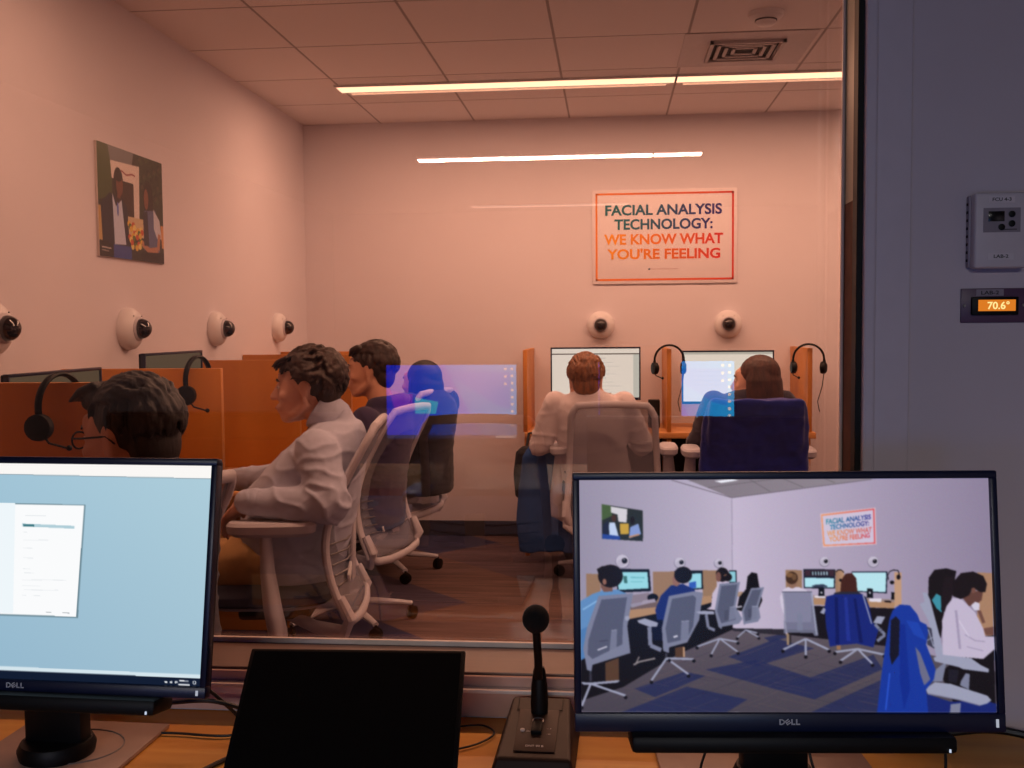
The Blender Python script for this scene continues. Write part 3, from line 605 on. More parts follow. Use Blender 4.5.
    c.poly(P(F5, (358, 300), (380, 230), (410, 190), (450, 192), (520, 260), (560, 340), (570, 380), (612, 380), (618, 440), (560, 490), (450, 480), (362, 476)), (192, 180, 204)); c.poly(P(F5, (420, 250), (432, 250), (452, 440), (440, 440)), (160, 148, 176)); c.line(P(F5, (470, 370), (520, 400), (570, 405)), 1, (158, 146, 172)); c.line(P(F5, (440, 300), (490, 380)), 1, (210, 200, 222)); c.line(P(F5, (480, 430), (560, 450)), 1, (160, 148, 176))
    c.poly(P(F5, (460, 190), (500, 160), (560, 150), (552, 200), (520, 226), (490, 230)), (96, 62, 56)); c.poly(P(F5, (410, 180), (412, 110), (450, 66), (510, 58), (560, 80), (578, 120), (570, 160), (545, 160), (510, 140), (490, 176), (450, 196)), (26, 19, 24)); c.ell(*F5(512, 152), 2.3, 2.8, (116, 76, 68))
    c.poly(P(F5, (560, 340), (612, 330), (612, 372), (572, 372)), (110, 74, 66)); c.poly(P(F5, (500, 226), (520, 208), (542, 216), (540, 250), (516, 250)), (206, 200, 218)); c.poly(P(F5, (530, 250), (548, 250), (570, 310), (555, 316)), (110, 74, 66))
    c.poly(P(F5, (300, 600), (330, 540), (380, 500), (360, 600)), cg); c.poly(P(F5, (316, 484), (352, 468), (500, 486), (548, 520), (588, 540), (586, 556), (460, 540), (440, 530), (322, 502)), cg2); c.poly(P(F5, (390, 540), (440, 545), (430, 610), (388, 600)), (30, 28, 40)); c.poly(P(F5, (450, 600), (474, 560), (494, 564), (490, 640), (446, 620)), cg)
    c.poly(P(F5, (280, 660), (400, 700), (560, 690), (625, 710), (625, 760), (200, 760)), (24, 38, 110)); c.poly(P(F5, (276, 636), (322, 604), (400, 612), (580, 670), (600, 692), (580, 708), (544, 718), (440, 690), (290, 664)), cg2); c.line(P(F5, (290, 660), (440, 690), (544, 718)), 1, (120, 118, 144)); c.poly(P(F5, (400, 712), (450, 706), (446, 760), (396, 760)), cg)
    c.poly(P(F5, (36, 760), (60, 560), (80, 420), (100, 290), (116, 250), (150, 222), (200, 226), (236, 270), (250, 306), (282, 322), (290, 360), (280, 420), (326, 540), (318, 590), (280, 640), (290, 760)), (24, 54, 152)); c.poly(P(F5, (106, 300), (130, 280), (150, 300), (146, 470), (110, 520), (100, 470)), (22, 22, 40)); c.poly(P(F5, (150, 320), (176, 320), (200, 640), (170, 740), (150, 600)), (18, 44, 140)); c.poly(P(F5, (226, 430), (250, 460), (300, 590), (270, 620), (250, 560)), (106, 106, 134)); c.line(P(F5, (100, 560), (80, 740)), 1.4, (44, 86, 206)); c.poly(P(F5, (180, 300), (240, 310), (280, 400), (220, 370)), (34, 74, 184), alpha=.6)
    c.blur(4); c.a += np.random.RandomState(2).normal(0, .012, c.a.shape); c.blur(1); c.a = np.clip(c.a, 0, 1); return c

def desk_display():   # left monitor: pale desktop with an open white window and task bar
    c = Canvas(960, 540, (132, 164, 178)); X0, X1 = -136, 213
    def f(p):
        x, y = p; u = (x-(-136-20*(y-461)/211))/((213-12*(y-466)/220)-(-136-20*(y-461)/211)); yt = 461+5*u; yb = 672+14*u; return u, (y-yt)/(yb-yt)
    c.f = f
    c.poly([(-160, 455), (230, 455), (230, 700), (-160, 700)], (140, 182, 210), (172, 204, 220)); c.poly([(-160, 455), (230, 455), (230, 700), (-160, 700)], (176, 206, 216), (140, 172, 192), axis=1, alpha=.4)
    c.poly([(-160, 450), (230, 455), (230, 480), (-160, 470)], (250, 247, 244)); c.line([(-160, 470.5), (230, 480)], .8, (140, 160, 170))
    c.poly([(-160, 500), (89, 505.5), (81.5, 619), (-160, 611)], (110, 138, 150)); c.poly([(-160, 501), (87.5, 506.5), (79.5, 617.5), (-160, 609)], (250, 251, 252)); c.poly([(-160, 501), (19, 504), (17, 614), (-160, 609)], (238, 246, 250))
    c.poly([(26, 524.5), (78, 527), (78, 530), (26, 527.5)], (176, 206, 216)); c.poly([(27, 525), (38, 525.5), (38, 528), (27, 527.5)], (60, 120, 130))
    for k, (x0, x1, y) in enumerate([(29, 50, 516.5), (27, 31, 533), (27, 52, 541), (27, 36, 549), (27, 37, 559), (27, 34, 570), (28, 38, 574), (26, 70, 581), (26, 44, 587), (28, 62, 591), (26, 30, 596), (37, 44, 596.5)]): c.line([(x0, y), (x1, y+.4)], .6, (228, 232, 235))
    c.line([(50, 613), (55, 613.2)], .9, (170, 176, 180)); c.line([(66, 613.6), (73, 614)], .9, (170, 176, 180))
    c.poly([(-160, 659), (230, 675.5), (230, 680), (-160, 663)], (212, 228, 236)); c.poly([(-160, 663), (230, 679), (230, 700), (-160, 690)], (16, 28, 50))
    for x in (166, 171, 176): c.line([(x, 681.5), (x+2.4, 681.5)], 1.8, (210, 214, 220))
    c.line([(180, 680.2), (189, 680.6)], 1.1, (230, 232, 236)); c.line([(179, 683.6), (190, 684)], 1.1, (230, 232, 236)); c.ell(194.5, 682, 1.7, 1.7, (220, 224, 230)); c.ell(194.5, 682, 1, 1, (16, 28, 50))
    return c

def blue_desktop(mirror_icons=True):
    c = Canvas(640, 360, (30, 120, 235))
    c.poly([(0, 0), (1, 0), (1, 1), (0, 1)], (20, 160, 255), (0, 40, 235)); c.poly([(0, .0), (.55, 0), (.25, 1), (0, 1)], (30, 190, 255), alpha=.4)
    c.poly([(.05, .1), (.55, .1), (.15, .55), (.05, .6)], (60, 110, 250), alpha=.4); c.poly([(.6, .5), (.78, .44), (.78, .66), (.62, .66)], (40, 190, 255)); c.poly([(.8, .4), (.98, .34), (.94, .6), (.8, .55)], (120, 50, 240))
    c.poly([(0, .95), (1, .95), (1, 1), (0, 1)], (20, 50, 110)); c.poly([(.01, .955), (.16, .955), (.16, .99), (.01, .99)], (236, 240, 250))
    for k in range(9): c.ell(.035, .06+.095*k, .012, .02, (228, 232, 240))
    for k in range(3): c.ell(.085, .06+.1*k, .012, .02, (220, 226, 236))
    return c
def list_screen():
    c = Canvas(320, 180, (178, 222, 255)); c.poly([(0, .1), (1, .1), (1, .125), (0, .125)], (50, 54, 62)); c.poly([(.93, .125), (1, .125), (1, 1), (.93, 1)], (150, 196, 226))
    for k in range(9): c.line([(.5, .2+.08*k), (.5+.12+.2*((k*7) % 5)/5, .2+.08*k)], .006, (140, 180, 215))
    c.poly([(.5, .9), (.6, .9), (.6, .96), (.5, .96)], (40, 40, 44)); c.poly([(.62, .9), (.68, .9), (.68, .94), (.62, .94)], (120, 110, 90))
    return c
def plain_screen():
    c = Canvas(320, 180, (178, 224, 255)); c.poly([(0, 0), (1, 0), (1, .05), (0, .05)], (140, 180, 205))
    for k in range(6): c.line([(.08, .3+.09*k), (.45, .3+.09*k)], .005, (160, 205, 235))
    return c
def grey_screen():
    c = Canvas(320, 180, (104, 116, 112)); c.poly([(0, .55), (1, .55), (1, 1), (0, 1)], (150, 160, 156)); c.poly([(.1, .65), (.5, .65), (.5, .9), (.1, .9)], (176, 182, 180)); return c

def poster_picture():
    c = Canvas(480, 360, (44, 44, 38)); c.f = lambda p: (p[0]/600, p[1]/450)
    c.poly([(0, 0), (130, 0), (120, 200), (0, 230)], (62, 80, 40)); c.poly([(90, 0), (320, 0), (300, 60), (110, 60)], (120, 124, 130)); c.poly([(340, 0), (600, 0), (600, 330), (360, 330)], (46, 54, 40))
    for k in range(40): c.ell(360+(k*97) % 240, (k*61) % 200, 16, 12, ((56, 72, 46), (34, 38, 32), (70, 66, 50))[k % 3])
    c.poly([(110, 60), (370, 50), (360, 300), (310, 300), (310, 130), (120, 130)], (226, 216, 210)); c.line([(170, 98), (210, 90), (250, 102), (300, 92), (330, 96)], 7, (150, 80, 84)); c.poly([(150, 135), (312, 135), (312, 300), (150, 300)], (52, 36, 32))
    c.poly([(0, 250), (90, 250), (90, 390), (0, 390)], (190, 160, 104)); c.poly([(250, 270), (420, 270), (420, 350), (250, 350)], (206, 186, 150))
    c.poly([(20, 240), (100, 190), (150, 200), (170, 400), (30, 420)], (30, 34, 52)); c.poly([(200, 200), (250, 230), (262, 390), (210, 400)], (30, 34, 52)); c.poly([(120, 190), (150, 240), (200, 210), (232, 390), (130, 395)], (192, 204, 228)); c.ell(165, 250, 8, 30, (90, 110, 190))
    c.ell(176, 140, 42, 60, (30, 20, 18)); c.ell(186, 150, 30, 46, (110, 68, 52)); c.ell(178, 112, 34, 26, (26, 18, 16)); c.line([(165, 195), (190, 196)], 18, (110, 68, 52))
    for k in range(26): c.ell(262+(k*53) % 130, 300+(k*31) % 100, 15, 13, ((224, 180, 60), (196, 84, 44), (92, 110, 44), (232, 214, 120))[k % 4])
    c.ell(450, 180, 50, 80, (36, 24, 22)); c.ell(430, 180, 22, 44, (126, 82, 64)); c.poly([(410, 230), (520, 220), (560, 400), (400, 400)], (88, 100, 140)); c.poly([(500, 215), (560, 260), (580, 340), (530, 340), (500, 300)], (196, 200, 216)); c.line([(555, 320), (540, 390), (450, 400), (380, 370)], 26, (178, 126, 98)); c.poly([(395, 240), (440, 230), (450, 380), (400, 380)], (44, 40, 56))
    c.poly([(120, 395), (280, 395), (280, 450), (110, 450)], (50, 74, 150)); c.poly([(0, 385), (120, 392), (120, 450), (0, 450)], (24, 22, 26)); c.line([(20, 412), (100, 414)], 5, (200, 200, 200)); c.line([(20, 424), (80, 426)], 4, (170, 170, 170)); c.poly([(370, 410), (600, 400), (600, 450), (370, 450)], (30, 26, 28)); c.poly([(570, 280), (600, 280), (600, 380), (580, 380)], (210, 150, 90))
    c.blur(1); return c

# ------------------------------------------------------------------ control room: desk and what stands on it
t = thing('control_desk', 'long oak control desk below the observation window', 'desk')
G().box((-3.19, .98, .692), (RX-.01, 1.617, .73), .004).build('desktop', M_cdesk, t)
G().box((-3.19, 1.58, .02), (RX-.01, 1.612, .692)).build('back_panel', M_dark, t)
for x in (-3.0, -1.4, 1.6): G().box((x-.015, 1.02, 0), (x+.015, 1.58, .692), .002).build('leg_panel', M_dark, t)

ml = monitor('monitor', 'left black monitor showing a pale desktop with a white window', (-.818, 1.35, 1.027), (-1.517, -10.52, .226), desk_display(), logo=True, bar=.215, estr=1., plate=(.23, .24), bb_=.016, po=.06)
mr = monitor('monitor', 'right black monitor showing the live picture of the lab', (.226, 1.335, 1.013), (3.975, -7.141, -.014), room_picture(), logo=True, bar=.204, estr=1., plate=(.30, .24), bb_=.024, po=.06)
# ring mark round the left stand
q = G(); q.tube([(.01+.075*math.cos(a), .085+.065*math.sin(a), .0085) for a in np.linspace(0, 2*math.pi, 40)[:-1]], .0012, 6, closed=True); q.build('stand_ring', mat('ring_line', lin((120, 112, 108)), .4), ml)

# black laptop tilted far back
la = thing('laptop', 'black laptop with a blank dark screen tilted far back in the middle of the desk', 'laptop', (-.357, 1.335, .73), (0, 0, R(3.3)))
hm = Matrix.Translation((0, 0, .102)) @ Matrix.Rotation(R(-48.7), 4, 'X') @ Matrix.Rotation(R(.45), 4, 'Y')
g = G(); g.m = hm; g.box((-.155, 0, -.1075), (.155, .007, .1075), .003); g.build('lid', M_black, la)
g = G(); g.m = hm; g.box((-.149, -.0006, -.098), (.149, .0004, .102)); g.build('display_panel', mat('dead_screen', lin((3, 3, 4)), .55, spec=.15), la)
g = G(); g.box((-.155, -.312, .004), (.155, -.092, .018), .004); g.build('keyboard_base', M_black, la)
g = G(); g.box((-.13, -.20, .018), (.13, -.11, .0195)); g.build('keyboard', mat('key_black', lin((24, 24, 26)), .6), la)
g = G(); g.tube([(-.10, -.088, .016), (.10, -.088, .016)], .008, 12); g.build('hinge', M_black, la)

# desk microphone
t = thing('desk_microphone', 'black push-to-talk microphone on a sloped brown base', 'microphone', (-.109, 1.49, .73), (0, 0, R(-1.0)))
mb_ = mat('microphone_base_plastic', lin((44, 25, 18)), .5, spec=.35)
g = G(); w0, w1 = .061, .046
g.add([(-w0, -.088, 0), (w0, -.088, 0), (w0, .088, 0), (-w0, .088, 0), (-w1-.007, -.075, .020), (w1+.007, -.075, .020), (w1-.002, .082, .052), (-w1+.002, .082, .052)], [(3, 2, 1, 0), (0, 1, 5, 4), (1, 2, 6, 5), (2, 3, 7, 6), (3, 0, 4, 7), (4, 5, 6, 7)])
o = g.build('base', mb_, t, False); bv = o.modifiers.new('b', 'BEVEL'); bv.width = .004; bv.segments = 3
sl = math.atan2(.032, .157); fm = Matrix.Translation((0, 0, .0365)) @ Matrix.Rotation(sl, 4, 'X')
g = G(); g.m = fm; g.box((-.030, -.062, 0), (.030, .045, .0012), .0005); g.build('face_plate', mat('face_plate_brown', lin((58, 34, 25)), .5, spec=.35), t)
g = G(); g.m = fm
for x in (-.034, .034): g.box((x-.0006, .045, 0), (x+.0006, .078, .001))
g.box((-.034, .0445, 0), (.034, .0457, .001)); g.build('seam', M_black, t)
g = G(); g.m = fm; g.box((-.008, -.022, .001), (.008, .004, .008), .0015); g.build('talk_button', M_black, t)
g = G(); g.m = fm; g.tube([(.0075*math.cos(a), .014+.0075*math.sin(a), .0018) for a in np.linspace(0, 2*math.pi, 24)[:-1]], .0012, 6, closed=True); g.build('button_ring', M_metal, t)
g = G(); g.m = fm; g.lathe([(.0035, .001), (.0035, .003), (.001, .004)], 12, Matrix.Translation((-.021, -.012, 0))); g.build('indicator', mat('indicator_white', lin((220, 205, 195)), .4), t)
Mlab = mat('printed_label', lin((210, 196, 188)), .5)
for s_, x, y, w_, h_ in (('DNT 90 B', 0, -.05, .026, .0045), ('ON', -.0125, -.014, .006, .0045), ('-1', .018, -.006, .006, .0025), ('-0', .018, -.02, .006, .0025)):
    text_on('label_print', s_, fm @ Matrix.Translation((x, y, .0014)), w_, h_, Mlab, t, .01, .0003)
g = G(); zz = .05; g.lathe([(.013, .045), (.0135, .06), (.0125, .085), (.0095, .108), (.0075, .114)], 24, Matrix.Translation((0, .035, 0)) @ Matrix.Rotation(R(-3), 4, 'X')); g.build('swivel_neck', M_black, t)
g = G(); g.tube([(0, .03, .10), (0, .022, .13), (-.001, .018, .155), (-.002, .014, .182)], .0062, 14); g.build('gooseneck', M_black, t)
g = G(); g.ell((-.002, .010, .197), (.0205, .0205, .0215)); o = g.build('foam_windscreen', mat('foam_black', lin((16, 14, 15)), .95, bump=.6, bscale=900), t)

# cables on the desk
def cable(label, pts, r=.0028, z0=.733, group='black cables on the control desk'):
    P = [Vector(p) for p in pts]; out = []
    for i in range(len(P)-1):
        p0, p1, p2, p3 = P[max(i-1, 0)], P[i], P[i+1], P[min(i+2, len(P)-1)]
        for k in range(8):
            u = k/8; out.append(.5*((2*p1)+(-p0+p2)*u+(2*p0-5*p1+4*p2-p3)*u*u+(-p0+3*p1-3*p2+p3)*u**3))
    out.append(P[-1]); g = G(); g.tube(out, r, 8); tag(g.build('cable', M_cable), label, 'cable', group)
z = .734
cable('thick black cable curving from behind the left monitor toward the laptop', [(-.66, 1.46, .80), (-.60, 1.47, .80), (-.545, 1.50, .77), (-.52, 1.53, z), (-.505, 1.50, z), (-.56, 1.42, z), (-.60, 1.34, z), (-.66, 1.27, z), (-.72, 1.18, z)], .0036)
cable('thin black cable under the left monitor edge', [(-.75, 1.50, z), (-.68, 1.505, z), (-.60, 1.50, z), (-.54, 1.52, z), (-.50, 1.50, z), (-.535, 1.42, z), (-.56, 1.33, z), (-.60, 1.24, z)], .0022)
cable('black cable looping up over the laptop edge', [(-.52, 1.535, z), (-.53, 1.55, .77), (-.515, 1.53, .81), (-.49, 1.50, .85), (-.475, 1.49, .82), (-.47, 1.48, z)], .002)
cable('black cable drooping from the left soundbar', [(-.66, 1.42, .84), (-.62, 1.46, .83), (-.58, 1.49, .78), (-.55, 1.51, z), (-.53, 1.53, z)], .0028)
cable('thin cable looped between the laptop and the microphone', [(-.24, 1.47, z), (-.20, 1.50, z), (-.18, 1.54, z), (-.20, 1.57, z), (-.235, 1.565, z), (-.26, 1.54, z)], .0016)
cable('thin cable hanging left of the right monitor stand', [(.14, 1.40, .80), (.122, 1.38, .76), (.120, 1.34, z), (.135, 1.28, z)], .0018)
cable('thin cable curving right of the right monitor stand', [(.27, 1.42, .80), (.275, 1.40, .76), (.29, 1.37, z), (.35, 1.34, z), (.42, 1.36, z), (.45, 1.40, .75), (.455, 1.42, .80)], .002)
cable('thick black cable running off behind the right monitor', [(.44, 1.56, z), (.56, 1.57, .75), (.64, 1.55, .745), (.74, 1.50, z), (.9, 1.44, z)], .006)
t = thing('cable_hub', 'small black cable hub lying behind the left monitor', 'hub', (-.525, 1.525, .73), (0, 0, .3)); G().box((-.035, -.015, .001), (.035, .02, .018), .005).build('case', M_black, t); G().box((-.02, -.017, .006), (-.008, -.0145, .012)).build('port', M_metal, t)

# wall controls
t = thing('thermostat', 'pale wall thermostat with dark display and three buttons', 'thermostat', (.580, 1.62, 1.500), (0, 0, 0))
M_th = mat('thermostat_plastic', lin((206, 196, 204)), .45, var=.02)
G().box((-.038, -.030, -.056), (.038, -.008, .056), .004, 3).build('housing', M_th, t)
G().box((-.041, -.012, -.054), (.040, 0, .054), .002).build('back_plate', mat('thermostat_back', lin((150, 140, 156)), .5), t)
q = G()
for k in range(8): q.box((-.0415, -.010+0, -.045+.012*k), (-.0408, -.003, -.041+.012*k))
q.build('vent_slots', M_dark, t)
G().box((-.026, -.0306, -.003), (.027, -.0299, .033)).build('control_panel', mat('panel_grey', lin((140, 130, 142)), .4), t)
G().box((-.019, -.0314, .013), (.004, -.0304, .028), .0003).build('display', M_blackg, t)
q = Matrix.Rotation(R(90), 4, 'X')
for x, zz in ((.0145, .0235), (.0145, .0095), (0, .0045)): G().lathe([(.0048, .0300), (.0048, .0318), (.004, .0322)], 20, Matrix.Translation((x, 0, zz)) @ q).build('button', M_black, t)
Mp = mat('label_ink', lin((30, 26, 30)), .5); Mt = mat('label_tape', lin((214, 204, 212)), .45)
G().box((.002, -.0312, .0006), (.022, -.0306, .0016)).build('dash_mark', M_black, t)
for s_, zz, w_ in (('FCU 4-3', .0455, .027), ('LAB-2', -.0385, .021)):
    G().box((-.0185, -.0305, zz-.005), (.0185, -.0300, zz+.005)).build('label_tape', Mt, t, False)
    text_on('label_print', s_, Matrix.Translation((0, -.0306, zz)) @ q, w_, .0052, Mp, t, .02, .0002)
t = thing('temperature_display', 'small orange-lit temperature readout on a dark wall plate', 'temperature display', (.5805, 1.62, 1.389), (0, 0, 0))
G().box((-.048, -.004, -.026), (.048, 0, .026), .001).build('plate', mat('purple_plate', lin((92, 62, 92)), .4), t)
G().box((-.034, -.011, -.0145), (.034, -.004, .013), .0015).build('display_frame', M_black, t)
G().box((-.025, -.0118, -.0085), (.029, -.0109, .0085)).build('lit_panel', emis('orange_backlight', (.80, .22, .02), .9), t, False)
text_on('readout', "70.6\u00b0", Matrix.Translation((.004, -.0119, 0)) @ q, .032, .012, emis('readout_glow', (1, .80, .30), 1.1), t, .02, .0002)
G().box((-.026, -.0046, .0145), (.014, -.0040, .0245)).build('label_tape', mat('tape_dark', lin((150, 136, 150)), .5), t, False)
text_on('label_print', 'LAB-2', Matrix.Translation((-.006, -.0047, .0195)) @ q, .026, .0058, Mp, t, .02, .0002)
for x in (-.043, .043): G().lathe([(.0024, .004), (.0020, .0058)], 14, Matrix.Translation((x, 0, 0)) @ q).build('screw', M_metal, t)
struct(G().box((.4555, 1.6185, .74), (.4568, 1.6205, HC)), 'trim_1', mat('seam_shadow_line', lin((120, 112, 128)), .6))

# ------------------------------------------------------------------ pictures on the lab walls
t = thing('sign', 'white sign with orange border and FACIAL ANALYSIS TECHNOLOGY lettering', 'sign', (.347, YW, 1.925), (0, 0, R(.0)))
SW, SH = .905, .592
G().box((-SW/2, -.012, -SH/2), (SW/2, 0, SH/2), .001).build('board', mat('sign_board', lin((236, 228, 232)), .45, var=.01), t)
def grad_mat(name, c0, c1, x0, x1):
    m = bpy.data.materials.new(name); m.use_nodes = True; nt = m.node_tree; b = nt.nodes['Principled BSDF']; tc = nt.nodes.new('ShaderNodeTexCoord'); sp = nt.nodes.new('ShaderNodeSeparateXYZ'); mr_ = nt.nodes.new('ShaderNodeMapRange'); mx = nt.nodes.new('ShaderNodeMix'); mx.data_type = 'RGBA'
    nt.links.new(tc.outputs['Object'], sp.inputs[0]); nt.links.new(sp.outputs['X'], mr_.inputs[0]); mr_.inputs[1].default_value = x0; mr_.inputs[2].default_value = x1
    nt.links.new(mr_.outputs[0], mx.inputs[0]); mx.inputs[6].default_value = c0+(1,); mx.inputs[7].default_value = c1+(1,); nt.links.new(mx.outputs[2], b.inputs['Base Color']); b.inputs['Roughness'].default_value = .5; return m
g = G(); e, w_ = .020, .012
g.box((-SW/2+e, -.0132, SH/2-e-w_), (SW/2-e, -.0118, SH/2-e)); g.box((-SW/2+e, -.0132, -SH/2+e), (SW/2-e, -.0118, -SH/2+e+w_))
g.box((-SW/2+e, -.0132, -SH/2+e), (-SW/2+e+w_, -.0118, SH/2-e)); g.box((SW/2-e-w_, -.0132, -SH/2+e), (SW/2-e, -.0118, SH/2-e))
g.build('border', grad_mat('border_ink', lin((244, 140, 60)), lin((216, 60, 50)), -SW/2, SW/2), t, False)
bm_ = grad_mat('cool_ink', lin((40, 120, 130)), lin((44, 34, 130)), -.3, .3); wm_ = grad_mat('hot_ink', lin((246, 160, 40)), lin((222, 52, 50)), -.33, .33)
for s_, zc, w_, m_ in (('FACIAL ANALYSIS', .168, .73, bm_), ('TECHNOLOGY:', .078, .615, bm_), ('WE KNOW WHAT', -.016, .745, wm_), ("YOU'RE FEELING", -.108, .71, wm_)):
    text_on('lettering', s_, Matrix.Translation((-.006, -.0121, zc)) @ q, w_, .068, m_, t, .03, .001)
G().box((-.09, -.0126, -.206), (.09, -.0118, -.203)).build('fine_print', mat('fine_print_ink', lin((190, 150, 150)), .5), t, False)
G().box((-.10, -.0128, -.209), (-.09, -.0118, -.200)).build('fine_print_mark', bm_, t, False)

t = thing('framed_photograph', 'unframed photo print of two people outdoors on the left wall', 'picture', (XW, 4.11, 1.875), (0, 0, R(90)))
G().box((-.29, -.010, -.2225), (.29, -.0, .2225), .001).build('mount_board', mat('mount_edge', lin((210, 200, 196)), .5), t)
poster_picture().grid('print', .578, .443, attr_mat('print_ink', 0, False), t, Matrix.Translation((0, -.0106, 0)))

# ------------------------------------------------------------------ monitors in the lab
GL = 'monitors on the lab desks'
monitor('monitor', 'left monitor on the back desk with a white window, behind the short-haired person', (-.086, 6.27, 1.075), (0, 0, 0), list_screen(), desk_z=.74, estr=2.5, plate=(.22, .18), bb_=.016)
monitor('monitor', 'right monitor on the back desk behind the long-haired woman', (.712, 6.27, 1.050), (0, 0, 0), plain_screen(), desk_z=.74, estr=2.5, plate=(.22, .18), bb_=.016)
monitor('monitor', 'desk monitor at the left picture edge beside the left headset', (-1.74, 3.08, 1.078), (90, 0, 0), grey_screen(), desk_z=.74, estr=.9, plate=(.22, .18), bb_=.016)
monitor('monitor', 'grey-screened monitor standing past the man with glasses', (-1.75, 3.98, 1.115), (90, 0, 0), grey_screen(), desk_z=.74, estr=.9, plate=(.22, .18), bb_=.016)
monitor('monitor', 'monitor hidden beyond the man in the pale sweater', (-1.74, 5.00, 1.04), (90, 0, 0), plain_screen(), desk_z=.74, estr=.6, plate=(.22, .18), bb_=.016)

# keyboards and mice on the back desk
def keyboard(label, loc, rz=0):
    t = thing('keyboard', label, 'keyboard', loc, rz); G().box((-.21, -.065, .001), (.21, .065, .016), .003).build('case', M_white, t)
    q = G()
    for r_ in range(5):
        for k in range(15): q.box((-.198+.0265*k, -.055+.022*r_, .016), (-.198+.0265*k+.022, -.055+.022*r_+.018, .021))
    tag(q.build('keys', M_grey, t, False), kind='stuff')
keyboard('white keyboard on the back desk beneath the left monitor', (-.08, 6.07, .74)); keyboard('white keyboard on the back desk beneath the right monitor', (.70, 6.07, .74))
def cup(label, loc, m, r=.03, h=.10):
    t = thing('speaker_box', label, 'speaker', loc); G().box((-r, -r, .0), (r, r, h), .006).build('cabinet', m, t); G().lathe([(r*.7, 0), (r*.7, .003)], 16, Matrix.Translation((0, -r-.001, h*.6)) @ q90).build('cone', M_dark, t)
q90 = Matrix.Rotation(R(90), 4, 'X')
cup('small black box speaker right of the left back monitor', (.27, 6.30, .74), M_black, .035, .17)
cup('small black box speaker at the right end of the back desk', (1.09, 6.25, .74), M_black, .025, .14)

# ------------------------------------------------------------------ headsets
def headset(label, loc, rz, rx=0, r=.085, cordlen=.30):
    t = thing('headset', label, 'headset', loc, (R(rx), 0, R(rz)), 'headsets hung on the dividers')
    g = G(); g.tube([(r*math.cos(a), 0, r*math.sin(a)-r+.004) for a in np.linspace(R(-18), R(198), 30)], .0065, 10, flat=1.6, up=(0, 1, 0)); g.build('headband', M_black, t)
    for s in (-1, 1):
        m = Matrix.Translation((s*r*.97, 0, -r-.045)) @ Matrix.Rotation(R(90), 4, 'Y') @ Matrix.Rotation(R(12*s), 4, 'X')
        g = G(); g.lathe([(.02, -.018), (.034, -.014), (.036, -.002), (.034, .010), (.022, .018)], 26, m); g.build('ear_cup', M_black, t)
        g = G(); g.tube([(s*r*.98, 0, -r-.03), (s*r*1.02, 0, -r+.0)], .008, 8); g.build('yoke', M_black, t)
    g = G(); g.tube([(-r, 0, -r-.05), (-r-.0, -.03, -r-.085), (-r+.03, -.06, -r-.10)], .003, 8); g.ell((-r+.034, -.063, -r-.10), (.008, .008, .008), sub=2); g.build('microphone_boom', M_black, t)
    g = G(); g.tube([(r, 0, -r-.075), (r*.9, .006, -r-.15), (r*.6, .0, -r-.24), (r*.75, 0, -r-cordlen)], .0025, 6); g.build('cord', M_cable, t); return t
headset('black headset hanging between the two back monitors', (.345, 5.985, 1.245), 8)
headset('black headset hanging on the right end divider of the back desk', (1.135, 5.985, 1.245), -12)
headset('black headset at the left picture edge, nearest the window', (-1.445, 2.57, 1.245), 80, r=.085)
headset('black headset hanging behind the man with glasses', (-1.47, 3.54, 1.262), 82, r=.085)

